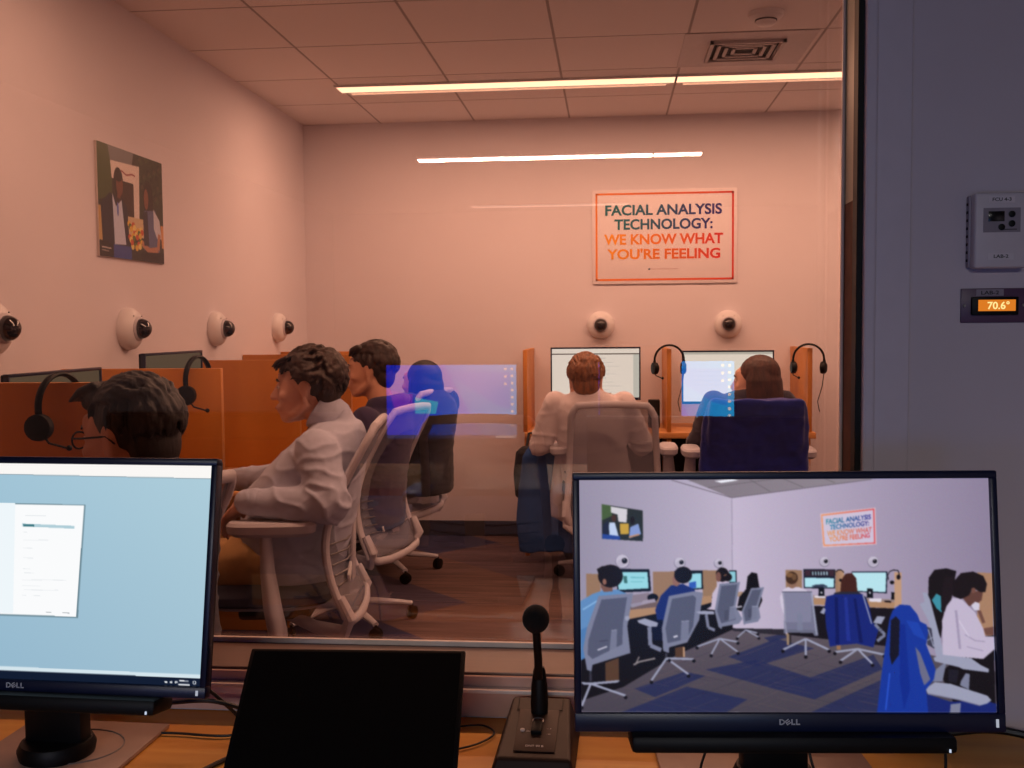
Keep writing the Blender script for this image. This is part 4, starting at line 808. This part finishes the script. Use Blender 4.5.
# ------------------------------------------------------------------ office chairs
def backprof(z):   # y of the back surface at height z
    P = [(.34, -.29), (.40, -.262), (.48, -.225), (.56, -.20), (.66, -.19), (.76, -.215), (.86, -.262), (.96, -.318), (1.06, -.375)]
    for (z0, y0), (z1, y1) in zip(P[:-1], P[1:]):
        if z <= z1: u = (z-z0)/(z1-z0); return y0+(y1-y0)*u
    return P[-1][1]
def sm(z): return sum(backprof(z+d) for d in (-.04, -.02, 0, .02, .04))/5
def make_chair(label, loc=(0, 0, 0), rz=0):
    t = thing('office_chair', label, 'chair', loc, rz, 'grey mesh office chairs')
    hw = lambda z: .242-.035*((z-.4)/.6) if z < .98 else .206-.03*((z-.98)/.06)
    zs = list(np.linspace(.41, 1.01, 18))
    loop = [(-hw(z), sm(z), z) for z in zs]+[(-.175, sm(1.03), 1.032), (-.10, sm(1.04), 1.038), (0, sm(1.04), 1.04), (.10, sm(1.04), 1.038), (.175, sm(1.03), 1.032)]+[(hw(z), sm(z), z) for z in reversed(zs)]+[(.20, sm(.39)-.01, .385), (.10, sm(.38)-.016, .375), (0, sm(.38)-.018, .373), (-.10, sm(.38)-.016, .375), (-.20, sm(.39)-.01, .385)]
    g = G(); g.tube(loop, .0175, 10, closed=True, up=(0, 1, 0), flat=.8)
    g.build('back_frame', M_grey, t)
    vs, fs = [], []; nz, nx = 26, 13
    for i in range(nz):
        z = .40+(.635)*i/(nz-1)
        for k in range(nx): u = -1+2*k/(nx-1); vs.append((u*hw(z)*.97, sm(z)-.022*(1-u*u)*(1 if z < .97 else .4), z))
    for i in range(nz-1):
        for k in range(nx-1): a = i*nx+k; fs.append((a, a+1, a+nx+1, a+nx))
    g = G(); g.add(vs, fs); o = g.build('back_mesh', M_mesh, t); sd = o.modifiers.new('s', 'SOLIDIFY'); sd.thickness = .002
    G().obox(Matrix.Translation((.035, -.25, .57)) @ Matrix.Rotation(R(2), 4, 'X'), (.075, .014, .22), .006).build('lumbar_slider', M_grey, t)
    for k in range(5): G().tube([(-.20, sm(.50+.035*k)-.012, .50+.035*k), (-.08, -.246, .495+.035*k), (.08, -.248, .495+.035*k), (.20, sm(.50+.035*k)-.012, .50+.035*k)], .0032, 6).build('lumbar_wire', M_metal, t)
    g = G(); g.obox(Matrix.Translation((-.07, -.252, .52)) @ Matrix.Rotation(R(60), 4, 'Y'), (.03, .01, .07), .003); g.build('lumbar_tab', M_white, t)
    for s in (-1, 1):
        g = G(); g.tube([(s*.238, sm(.46)-.006, .47), (s*.236, sm(.40)-.012, .40), (s*.215, -.25, .345), (s*.15, -.14, .35), (s*.06, -.03, .37)], [.02, .025, .026, .022, .02], 10, flat=.8); g.build('back_support', M_grey, t)
    g = G(); g.loft([((0, .03, .435), .225, .22), ((0, .03, .45), .25, .245), ((0, .03, .475), .255, .25), ((0, .025, .495), .235, .23), ((0, .02, .50), .18, .18)], 36, 4); g.build('seat', M_seat, t)
    g = G(); g.loft([((0, .03, .418), .20, .20), ((0, .03, .436), .235, .23)], 32, 4); g.build('seat_pan', M_grey, t)
    for s in (-1, 1):
        g = G(); g.loft([((s*.285, -.03, .692), .036, .12), ((s*.285, -.03, .704), .048, .142), ((s*.285, -.03, .728), .050, .145), ((s*.285, -.03, .738), .042, .137)], 28, 3.2); a = g.build('armrest', M_grey, t)
        g = G(); g.tube([(s*.285, -.01, .69), (s*.292, -.015, .58), (s*.298, -.03, .46), (s*.292, -.045, .37), (s*.25, -.04, .345), (s*.12, 0, .375)], [.019, .024, .030, .031, .026, .02], 12, flat=1.35); g.build('arm_post', M_grey, a)
    g = G(); g.box((-.11, -.12, .36), (.11, .13, .42), .015); g.build('tilt_mechanism', M_dark, t)
    G().lathe([(.026, .12), (.026, .24), (.018, .245), (.018, .37)], 18).build('gas_column', M_black, t)
    G().lathe([(.045, .075), (.05, .09), (.04, .13), (.03, .135)], 24).build('hub', M_grey, t)
    for k in range(5):
        a = 2*math.pi*k/5+R(18); c, s = math.cos(a), math.sin(a)
        g = G(); g.tube([(c*.03, s*.03, .105), (c*.14, s*.14, .098), (c*.25, s*.25, .083), (c*.315, s*.315, .072)], [.026, .022, .018, .015], 10, flat=.75); L = g.build('base_leg', M_grey, t)
        g = G(); mm = Matrix.Translation((c*.315, s*.315, .030)) @ Matrix.Rotation(a+.8, 4, 'Z') @ Matrix.Rotation(R(90), 4, 'X')
        for dz in (-.018, .004): g.lathe([(.020, dz), (.029, dz+.003), (.029, dz+.011), (.020, dz+.014)], 20, mm)
        g.tube([(c*.315, s*.315, .03), (c*.315, s*.315, .07)], .007, 8); g.build('caster', M_black, L)
    return t
ch0 = make_chair('grey chair of the man in the pale quarter-zip sweater', (-1.16, 3.48, 0), R(97))
def chair(label, loc, rz, drop=0):
    c = copy_tree(ch0); c.location = loc; c.rotation_euler = (0, 0, rz); c['label'] = label
    for ch in c.children:
        if ch.name.startswith(('back_frame', 'back_mesh', 'lumbar')): ch.location.z = -drop
    return c
chair('grey chair of the man with glasses, mostly behind the left monitor', (-1.33, 2.36, 0), R(84), .04)
chair('grey mesh chair of the person in the dark hoodie', (-1.22, 4.55, 0), R(76), .03)
chair('farthest grey chair by the room corner, of the black-haired person', (-1.27, 5.55, 0), R(72), .02)
c5 = chair('grey mesh chair of the short-haired person at the back desk', (.02, 5.42, 0), R(-1), .065)
c6 = chair('grey chair under the blue jacket at the back desk', (.70, 5.32, 0), R(0), .05)
chair('dim grey chair standing behind the viewer, mirrored in the glass left of centre', (-.46, -.42, 0), R(180))

# blue jacket over the right back chair
t = thing('jacket', 'dark blue jacket draped over the right chair at the back desk', 'jacket', (.70, 5.32, 0))
g = G(); secs = []
for z_, hwid, th in ((.50, .225, .035), (.60, .228, .04), (.72, .23, .042), (.84, .23, .042), (.94, .228, .04), (.98, .225, .036), (1.0, .222, .033), (1.012, .21, .022)):
    secs.append(((0, sm(z_+.05)-.022, z_), hwid, th+.014))
g.loft(secs, 40, 6)
for s in (-1, 1):
    g.chain([(s*.212, -.34, .98), (s*.226, -.28, .86), (s*.228, -.24, .70), (s*.222, -.25, .56), (s*.215, -.26, .48)], [.025, .034, .038, .036, .03])
def jf(p): return .012*noise.noise(Vector((p.x*11, p.y*9, p.z*3)))+.006*noise.noise(p*22)
M_jacket = mat('blue_fleece', lin((22, 36, 130)), .95, var=.15, vscale=60, sheen=.2)
blob(g, 'jacket_shell', M_jacket, t, .010, 3, jf)

# ------------------------------------------------------------------ people
def basis(d, up):
    d = Vector(d).normalized(); u = Vector(up); u = (u-d*u.dot(d)).normalized(); return d, u, d.cross(u)
def hand(g, w, d, up, side, curl=25, s=1.):
    """w wrist, d pointing to the knuckles, up = back of the hand, side +1/-1 picks the thumb side"""
    d, u, l = basis(d, up); l = l*side; w = Vector(w)
    rot = Matrix((l, d, u)).transposed()
    g.ell(w+d*.045*s, (.041*s, .05*s, .016*s), rot, 2); g.ell(w+d*.07*s, (.042*s, .024*s, .014*s), rot, 2); g.cap(w-d*.02, w+d*.03*s, .026*s, .024*s)
    for k, (off, L) in enumerate(((.030, .070), (.010, .080), (-.010, .074), (-.029, .058))):
        p = w+d*(.085-.004*abs(k-1))*s+l*off*s; dd = d.copy(); r = .0090*s; pts = [p-d*.02*s, p]
        for q_, f in enumerate((.45, .32, .23)):
            ax = l*side; ang = R(curl*(.7+.5*q_))*(1 if side > 0 else 1)
            dd = (dd*math.cos(ang)-u*math.sin(ang)*1.0) if q_ == 0 else (dd*math.cos(ang)+(-u-d*.0).normalized()*math.sin(ang)).normalized()
            p = p+dd*L*f*s; pts.append(p)
        g.chain(pts, [r*1.05, r, r*.95, r*.9, r*.75])
    p = w+d*.02*s+l*.030*s; g.chain([p, p+(l*.6+d*.8)*.035*s-u*.006, p+(l*.55+d*1.5)*.037*s-u*.016], [.014*s, .011*s, .0085*s])
def head_prims(g):
    g.ell((0, -.015, .035), (.076, .094, .086)); g.ell((0, .03, .0), (.066, .062, .085)); g.ell((0, .035, -.055), (.052, .052, .052)); g.ell((0, .060, -.090), (.030, .028, .022)); g.ell((0, .072, -.098), (.016, .014, .014), sub=2)
    g.ell((0, .075, .045), (.05, .016, .022)); g.chain([(0, .088, .022), (0, .100, -.004), (0, .112, -.026)], [.008, .010, .0115]); 
    for s in (-1, 1):
        g.ell((s*.012, .100, -.030), (.008, .009, .007), sub=2); g.ell((s*.030, .078, .030), (.021, .012, .006), sub=2); g.ell((s*.045, .060, -.020), (.022, .024, .020), sub=2)
        g.ell((s*.031, .074, .008), (.015, .013, .011), sub=2)
        rot = Matrix.Rotation(R(-12), 3, 'X') @ Matrix.Rotation(R(18*s), 3, 'Z')
        for a in range(0, 300, 30):
            aa = R(a+20); g.ell((s*(.079+.004*math.sin(aa)), -.012-.015*math.cos(aa), -.002+.029*math.sin(aa)), (.0055, .0055, .0065), sub=1)
        g.ell((s*.076, -.010, -.002), (.006, .013, .024), rot, 2); g.ell((s*.079, -.004, -.030), (.006, .008, .008), sub=1)
        g.chain([(s*.064, -.01, -.045), (s*.05, .03, -.080), (s*.02, .062, -.096)], [.014, .014, .014])
    g.ell((0, .094, -.056), (.020, .009, .0055), sub=2); g.ell((0, .092, -.068), (.017, .009, .0060), sub=2); g.ell((0, .084, -.062), (.030, .016, .020), sub=2)
def hair_geo(g, style, seed=1):
    rnd = random.Random(seed); cc = Vector((0, -.028, .045))
    if style == 'curly':
        g.ell(cc, (.083, .096, .089)); g.ell((0, -.070, -.012), (.066, .045, .062)); rr = Vector((.084, .098, .091))
        for k in range(430):
            th = rnd.uniform(0, 2*math.pi); ph = math.acos(rnd.uniform(-.35, 1)); n = Vector((math.sin(ph)*math.cos(th), math.sin(ph)*math.sin(th), math.cos(ph)))
            if n.y > .25 and n.z < .25: continue
            if abs(n.x) > .55 and n.z < -.05 and n.y > -.4: continue
            p = cc+Vector((n.x*rr.x, n.y*rr.y, n.z*rr.z)); f = Vector((rnd.uniform(-.6, .6), .9 if n.y > -.35 else -.25, -.15 if n.y > -.2 else -.9)); t_ = (f-n*f.dot(n)).normalized(); L = rnd.uniform(.030, .052)
            b = n.cross(t_)*rnd.uniform(-.014, .014); g.chain([p-t_*.01, p+t_*L*.45+n*.012+b, p+t_*L+n*rnd.uniform(-.004, .008)], [.0062, .0058, .002])
        for k in range(34):
            x = rnd.uniform(-.06, .06); p = Vector((x, .055, .105)); g.chain([p, p+Vector((0, .028, -.012)), p+Vector((rnd.uniform(-.01, .01), .045, rnd.uniform(-.048, -.022)))], [.0075, .0065, .002])
    elif style in ('short', 'crop', 'quiff'):
        g.ell(cc, (.084, .095, .088)); g.ell((0, -.066, -.012), (.068, .044, .066)); rr = Vector((.084, .096, .089))
        for k in range(330):
            th = rnd.uniform(0, 2*math.pi); ph = math.acos(rnd.uniform(-.2, 1)); n = Vector((math.sin(ph)*math.cos(th), math.sin(ph)*math.sin(th), math.cos(ph)))
            if n.y > .2 and n.z < .35: continue
            if abs(n.x) > .5 and n.z < .0 and n.y > -.4: continue
            p = cc+Vector((n.x*rr.x, n.y*rr.y, n.z*rr.z)); f = Vector((.15, .8, .0)) if n.z > .4 else Vector((0, -.1, -1)); t_ = (f-n*f.dot(n)).normalized()
            g.chain([p-t_*.01, p+t_*.014+n*.006, p+t_*.034+n*.002], [.006, .0052, .002])
        if style == 'quiff':
            g.ell((0, .028, .092), (.062, .062, .034)); g.ell((0, .062, .082), (.050, .036, .024))
            for k in range(26): x = rnd.uniform(-.05, .05); g.chain([(x, .04, .118), (x, .075, .108), (x*1.05, .103, .088)], [.009, .008, .003])
        if style == 'short':
            for k in range(14): x = -.06+.0092*k; p = Vector((x, .042, .108)); g.chain([p, p+Vector((0, .024, -.012)), p+Vector((.004, .036, -.036))], [.013, .012, .005])
    else:   # long
        L = .30 if style == 'long' else .20
        g.ell(cc, (.088, .100, .092)); g.ell((0, -.075, -.03), (.084, .046, .10))
        for k in range(34):
            a = R(-112+224*k/33); sx, sy = math.sin(a), -math.cos(a); x0, y0 = sx*.082, -.03+sy*.085; w = rnd.uniform(.9, 1.1); l = L*(1-.18*max(0, sy+.2 > .9))*rnd.uniform(.92, 1.05)
            g.chain([(x0*.8, y0*.7-.01, .075), (x0, y0, .01), (x0*1.06, y0*1.05-.004, -.09), (x0*1.02*w, y0*1.05-.012, -l*.75), (x0*.9*w, y0-.014, -l)], [.018, .019, .019, .016, .005])
def wrinkle(amp, foci):
    # broad noise plus ridged creases that gather round the elbows and the waist
    def f(p):
        d = min((p-c).length for c in foci); k = max(0., 1-d/.30)
        r1 = 1-abs(noise.noise(Vector((p.x*7, p.y*9+p.z*7, p.z*15-p.y*6))))*2.2; r2 = 1-abs(noise.noise(Vector((p.x*10+3, p.y*16+p.z*5, p.z*9))))*2.2
        return amp*(.55*noise.noise(p*7)+max(0, r1)**3*(.35+.9*k)+max(0, r2)**4*.45*k-.25)
    return f
def person(label, loc, rz, top, bottom, skin, hairc, hair, hp, hyaw=0, hpitch=0, hroll=0, s=1.05, LE=(-.25, -.04, .74), LW=(-.26, .20, .70), RE=(.25, -.04, .74), RW=(.24, .20, .70), lean=0, ty=0, voxel=.009, zip_=False, glasses=False, cuff=True, bulk=1., secs=None, tw=1., seed=3, knee=(.12, .40, .53), ld=(0, 1, -.2), rd=(0, 1, -.2), collar=False, hood=False, foot=.12, face=True):
    t = thing('person', label, 'person', loc, rz)
    neck = Vector((lean*.6, ty-.13, 1.00)) if not secs else Vector((0, secs[-1][1], secs[-1][0])); H = Matrix.Translation(hp) @ Matrix.Rotation(R(hyaw), 4, 'Z') @ Matrix.Rotation(R(hpitch), 4, 'X') @ Matrix.Rotation(R(hroll), 4, 'Y') @ Matrix.Diagonal((s, s, s, 1))
    hn = H @ Vector((0, -.025, -.05)); k = lean
    def torso(g, e):
        if secs: g.loft([((0, y_, z_), a_+e, b_+e) for z_, y_, a_, b_ in secs], 30, 2.3); return
        g.loft([((0, -.07, .47), .17+e, .13+e), ((0, -.07, .56), .175+e, .135+e), ((k*.2, ty*.4-.08, .68), .16*tw+e, .125*tw+e), ((k*.4, ty*.7-.095, .80), .170*tw+e, .125*tw+e), ((k*.55, ty-.11, .90), .180*tw+e, .118*tw+e), ((k*.6, ty-.12, .965), .165+e, .095+e), ((k*.6, ty-.125, 1.005), .11+e, .07+e), (neck+Vector((0, 0, .03)), .060+e*.5, .06+e*.5)], 30, 2.3)
    shl = [Vector((sx*.178*tw+k*.6, ty-.12, .955)) if not secs else Vector((sx*.165*tw, neck.y+.03, neck.z-.088)) for sx in (-1, 1)]
    g = G(); torso(g, 0)
    for sh, e_, w_, d_, side in ((shl[0], LE, LW, ld, 1), (shl[1], RE, RW, rd, -1)):
        g.chain([sh, e_, w_], [.05, .038, .026]); 
        u = Vector((0, 0, 1)) if abs(Vector(d_).normalized().z) < .8 else Vector((0, 1, 0))
        hand(g, w_, d_, u, side, 26, .95*min(1.1, s))
    hips = [Vector((sx*.095, -.04, .545)) for sx in (-1, 1)]
    for sx, hpp in zip((-1, 1), hips):
        kn = Vector((sx*knee[0], knee[1], knee[2])); an = Vector((sx*foot, knee[1]-.03, .10)); g.chain([hpp, kn, an], [.085, .055, .038]); g.chain([an, an+Vector((0, .12, -.055))], [.038, .028])
    g.cap(neck-Vector((0, 0, .04)), hn, .060, .053*s)
    g.m = H; head_prims(g); g.m = Matrix.Identity(4)
    blob(g, 'body', skin, t, voxel, 3)
    fold = lambda amp: (lambda p: amp*(noise.noise(Vector((p.x*9, p.y*9, p.z*16+p.y*6)))+.6*noise.noise(p*24))+amp*.9*max(0, noise.noise(Vector((p.x*5+7, p.y*5, p.z*26)))))
    g = G(); torso(g, .016)
    for sh, e_, w_ in ((shl[0], LE, LW), (shl[1], RE, RW)):
        e_, w_ = Vector(e_), Vector(w_); m1 = sh.lerp(e_, .5); m2 = e_.lerp(w_, .5); g.chain([sh, m1, e_, m2, e_.lerp(w_, .92)], [r_*bulk for r_ in (.070, .066, .060, .053, .042)])
    g.cap(neck-Vector((0, 0, .05)), neck+(hn-neck)*(.12 if (collar or zip_) else .05), .088, .068)
    if zip_ or collar:
        ax = (hn-neck).normalized(); cm = Matrix.Translation(neck+Vector((0, .002, -.006))) @ ax.to_track_quat('Z', 'Y').to_matrix().to_4x4(); hh = .082 if zip_ else .05
        q_ = G(); q_.lathe([(.070, 0), (.0735, hh*.5), (.0725, hh), (.0695, hh+.003), (.0665, hh-.002), (.066, hh*.5), (.064, 0)], 36, cm, cap=False); q_.build('collar', top, t)
    for w_, e_ in ((LW, LE), (RW, RE)):
        w_, e_ = Vector(w_), Vector(e_); d_ = (w_-e_).normalized(); c_ = e_.lerp(w_, .95); q_ = G(); q_.cap(c_-d_*.028, c_+d_*.004, .043*bulk, .038*bulk, 20); blob(q_, 'cuff', top, t, .006, 2, lambda p: .0012*noise.noise(p*60))
    if hood:
        for a in np.linspace(R(150), R(390), 12): g.ell(neck+Vector((.085*math.cos(a), -.01+.075*math.sin(a), .03-.015*math.sin(a))), (.034, .034, .032), sub=2)
    if zip_:
        pass
    blob(g, 'sweater' if not collar else 'shirt', top, t, max(voxel, .008), 12, wrinkle(.010 if zip_ else .008, [Vector(LE), Vector(RE), Vector((0, .02, .66))]))
    if zip_:
        q_ = G(); q_.tube([neck+Vector((-.02, .112, .070)), neck+Vector((-.024, .084, .0)), neck+Vector((-.03, .105, -.04)), neck+Vector((-.035, .150, -.09)), neck+Vector((-.035, .185, -.14))], .006, 6); q_.build('zip', mat('zip_brown', lin((90, 62, 52)), .5), t)
        q_ = G(); q_.ell((-.088, ty+.014, .845), (.006, .004, .005), sub=1); q_.build('chest_badge', M_dark, t)
    g = G(); g.loft([((0, -.06, .465), .185, .15), ((0, -.06, .55), .19, .155), ((0, -.07, .62), .178, .142)], 30, 2.4)
    for sx, hpp in zip((-1, 1), hips):
        kn = Vector((sx*knee[0], knee[1], knee[2])); an = Vector((sx*foot, knee[1]-.03, .14)); g.chain([hpp, hpp.lerp(kn, .5), kn, kn.lerp(an, .5), an], [.105, .094, .076, .066, .056])
    blob(g, 'trousers', bottom, t, .011, 4, fold(.007))
    for sx in (-1, 1):
        q_ = G(); an = Vector((sx*foot, knee[1]-.03, .0)); q_.ell(an+Vector((0, .07, .045)), (.045, .13, .05)); q_.ell(an+Vector((0, -.01, .07)), (.042, .055, .06)); blob(q_, 'shoe', M_shoe, t, .012, 2)
    g = G(); g.m = H; hair_geo(g, hair, seed); blob(g, 'hair', hairc, t, .0042 if s > 1.04 else .0055, 1)
    if face:
        for sx in (-1, 1):
            g = G(); g.m = H; g.ell((sx*.031, .081, .008), (.0105, .0085, .0075), sub=2); e = g.build('eye', M_eye, t)
            g = G(); g.m = H; g.ell((sx*.031, .0885, .008), (.004, .0025, .0045), sub=1); g.build('iris', M_dark, e)
            g = G(); g.m = H; g.tube([(sx*.016, .0925, .028), (sx*.032, .0905, .034), (sx*.050, .079, .029)], [.003, .0038, .002], 6); g.build('eyebrow', hairc, t)
        g = G(); g.m = H; g.tube([(-.018, .0985, -.061), (0, .1035, -.061), (.018, .0985, -.061)], [.002, .0032, .002], 6); g.build('lips', M_lip, t)
    if glasses:
        g = G(); g.m = H
        for sx in (-1, 1):
            g.tube([(sx*.033+.024*math.cos(a), .104-.004*abs(math.cos(a)), .004+.018*math.sin(a)) for a in np.linspace(0, 2*math.pi, 22)[:-1]], .0022, 6, closed=True)
            g.tube([(sx*.057, .100, .010), (sx*.074, .06, .010), (sx*.081, -.01, .012), (sx*.080, -.03, -.004)], .0022, 6)
        g.tube([(-.010, .106, .010), (0, .109, .013), (.010, .106, .010)], .002, 6); g.build('glasses', M_black, t)
    return t
def skinmat(n, c): return mat(n, lin(c), .5, var=.06, vscale=14, spec=.4)
M_shoe = mat('dark_shoe', lin((36, 30, 32)), .6); M_eye = mat('eye_white', lin((225, 215, 210)), .3); M_lip = mat('lip_skin', lin((168, 96, 90)), .5)
S1 = skinmat('skin_fair', (214, 164, 142)); S2 = skinmat('skin_light_tan', (206, 152, 124)); S3 = skinmat('skin_tan', (188, 134, 108))
def hairm(n, c): return mat(n, lin(c), .55, var=.45, vscale=60, stretch=(1, 1, .3), bump=.4, bscale=140)
H_dark = hairm('hair_dark_brown', (50, 32, 26)); H_blk = hairm('hair_black', (24, 18, 18)); H_br = hairm('hair_light_brown', (126, 80, 48)); H_rb = hairm('hair_reddish_brown', (72, 42, 34))
def cloth(n, c, v=.08): return mat(n, lin(c), .92, var=v, vscale=40, bump=.25, bscale=500, sheen=.15)
person('man with dark wavy hair in a pale grey quarter-zip sweater, seated facing left', (-1.18, 3.50, 0), R(92), cloth('pale_grey_knit', (186, 192, 214), .05), cloth('khaki_cotton', (186, 146, 96)), S1, H_dark, 'curly',
       (0.0, -.118, 1.150), 3, 0, 0, 1.06, LE=(-.27, -.26, .79), LW=(-.26, .03, .795), RE=(.28, -.06, .80), RW=(.19, .22, .80), ty=-.09, bulk=1.12, secs=[(.47, -.07, .18, .14), (.56, -.07, .19, .165), (.70, -.085, .195, .185), (.80, -.11, .20, .18), (.88, -.15, .20, .155), (.95, -.19, .185, .12), (1.0, -.215, .14, .088), (1.04, -.23, .07, .065)], voxel=.007, zip_=True, tw=1.15, seed=5, ld=(.4, 1, -.95), rd=(-.3, 1, .1), knee=(.14, .42, .545))
person('man with short dark hair and black glasses, only his head above the left monitor', (-1.205, 2.42, 0), R(84), cloth('navy_cotton', (40, 44, 66)), cloth('black_denim', (30, 30, 38)), S2, H_blk, 'quiff',
       (0.0, -.02, 1.095), -8, -4, 0, 1.16, voxel=.009, glasses=True, ty=.02, seed=9)
person('person with short brown hair in a dark purple hoodie behind the man in pale sweater', (-1.155, 4.55, 0), R(78), cloth('dark_purple_cotton', (62, 52, 84)), cloth('blue_denim', (52, 66, 104)), S2, H_dark, 'short',
       (0.0, -.08, 1.165), 12, 0, 0, 1.03, LE=(-.26, -.06, .74), LW=(-.22, .18, .71), ty=-.02, hood=True, seed=11)
person('person with long black hair in dark clothes by the far left corner', (-1.08, 5.50, 0), R(66), cloth('black_cotton', (34, 30, 38)), cloth('black_denim', (30, 30, 38)), S2, H_blk, 'long',
       (0.0, -.06, 1.055), 0, 4, 0, 1.0, ty=.0, seed=12)
person('person with short light brown hair in a white shirt, seen from behind', (-.08, 5.52, 0), R(4), cloth('white_cotton', (226, 216, 220), .03), cloth('blue_denim', (52, 66, 104)), S1, H_br, 'crop',
       (-.055, -.14, 1.075), 0, -3, 0, 1.08, LE=(-.30, -.10, .73), LW=(-.20, .18, .76), RE=(.25, -.06, .73), RW=(.2, .2, .76), lean=-.06, ty=-.03, collar=True, seed=13, face=True)
person('woman with long reddish-brown hair, head turned left, above the blue jacket', (.72, 5.52, 0), R(0), cloth('dark_grey_cotton', (52, 46, 60)), cloth('black_denim', (30, 30, 38)), S1, H_rb, 'mid',
       (0.025, -.15, 1.065), 68, 0, 0, 1.06, ty=-.02, seed=14)

# blue coat and black bag beside the short-haired person
t = thing('backpack', 'black backpack hanging at the left end of the back desk', 'backpack', (-.46, 5.84, -.06))
g = G(); g.loft([((0, 0, .42), .05, .05), ((0, 0, .45), .085, .07), ((0, 0, .58), .095, .08), ((0, 0, .70), .08, .065), ((0, 0, .735), .045, .04)], 26, 2.6); blob(g, 'bag_body', mat('black_nylon', lin((16, 14, 16)), .8), t, .010, 3)
g = G(); g.tube([(-.02, .03, .73), (-.01, .08, .80), (.01, .13, .80), (.02, .15, .745)], .008, 8); g.build('strap', M_black, t)
t = thing('coat', 'blue coat hanging beside the chair of the short-haired person', 'coat', (-.36, 5.50, 0))
g = G(); g.loft([((.03, 0, .14), .16, .05), ((.0, 0, .30), .15, .055), ((-.02, 0, .50), .12, .055), ((-.01, 0, .66), .10, .045), ((0, 0, .72), .07, .025)], 30, 2.6)
blob(g, 'coat_shell', mat('blue_wool', lin((38, 78, 140)), .95, var=.12, vscale=50), t, .010, 3, lambda p: .014*noise.noise(Vector((p.x*16, p.y*8, p.z*3))))

# ------------------------------------------------------------------ behind the viewer: seen only mirrored in the observation glass
t = thing('rear_desk', 'dark desk behind the viewer carrying two blue-screened monitors', 'desk')
G().box((-1.5, -1.15, .70), (1.3, -.42, .73), .003).build('desktop', M_cdesk, t)
for x in (-1.45, 1.25): G().box((x-.015, -1.1, 0), (x+.015, -.47, .70)).build('leg_panel', M_dark, t)
GR = 'blue-screened monitors behind the viewer'
monitor('monitor', 'mirrored monitor with blue desktop left of the centre of the glass', (-.638, -.56, 1.062), (180, 0, 0), blue_desktop(), estr=4.2, plate=(.22, .18), bb_=.018)
monitor('monitor', 'mirrored monitor with blue desktop seen before the right back monitor', (.223, -.56, 1.072), (180, 0, 0), blue_desktop(), estr=5.0, plate=(.22, .18), bb_=.018)
t = thing('screen_blocker', 'added black box on the rear desk hiding part of a mirrored blue screen', 'blocker', (.11, -.455, .731))  # invented box, added only to block part of the reflected screen
G().box((-.15, -.04, 0), (.165, .05, .56), .03, 4).build('case', M_black, t)
G().box((-.10, .0501, .40), (.10, .0515, .46)).build('blocker_front', M_dark, t)
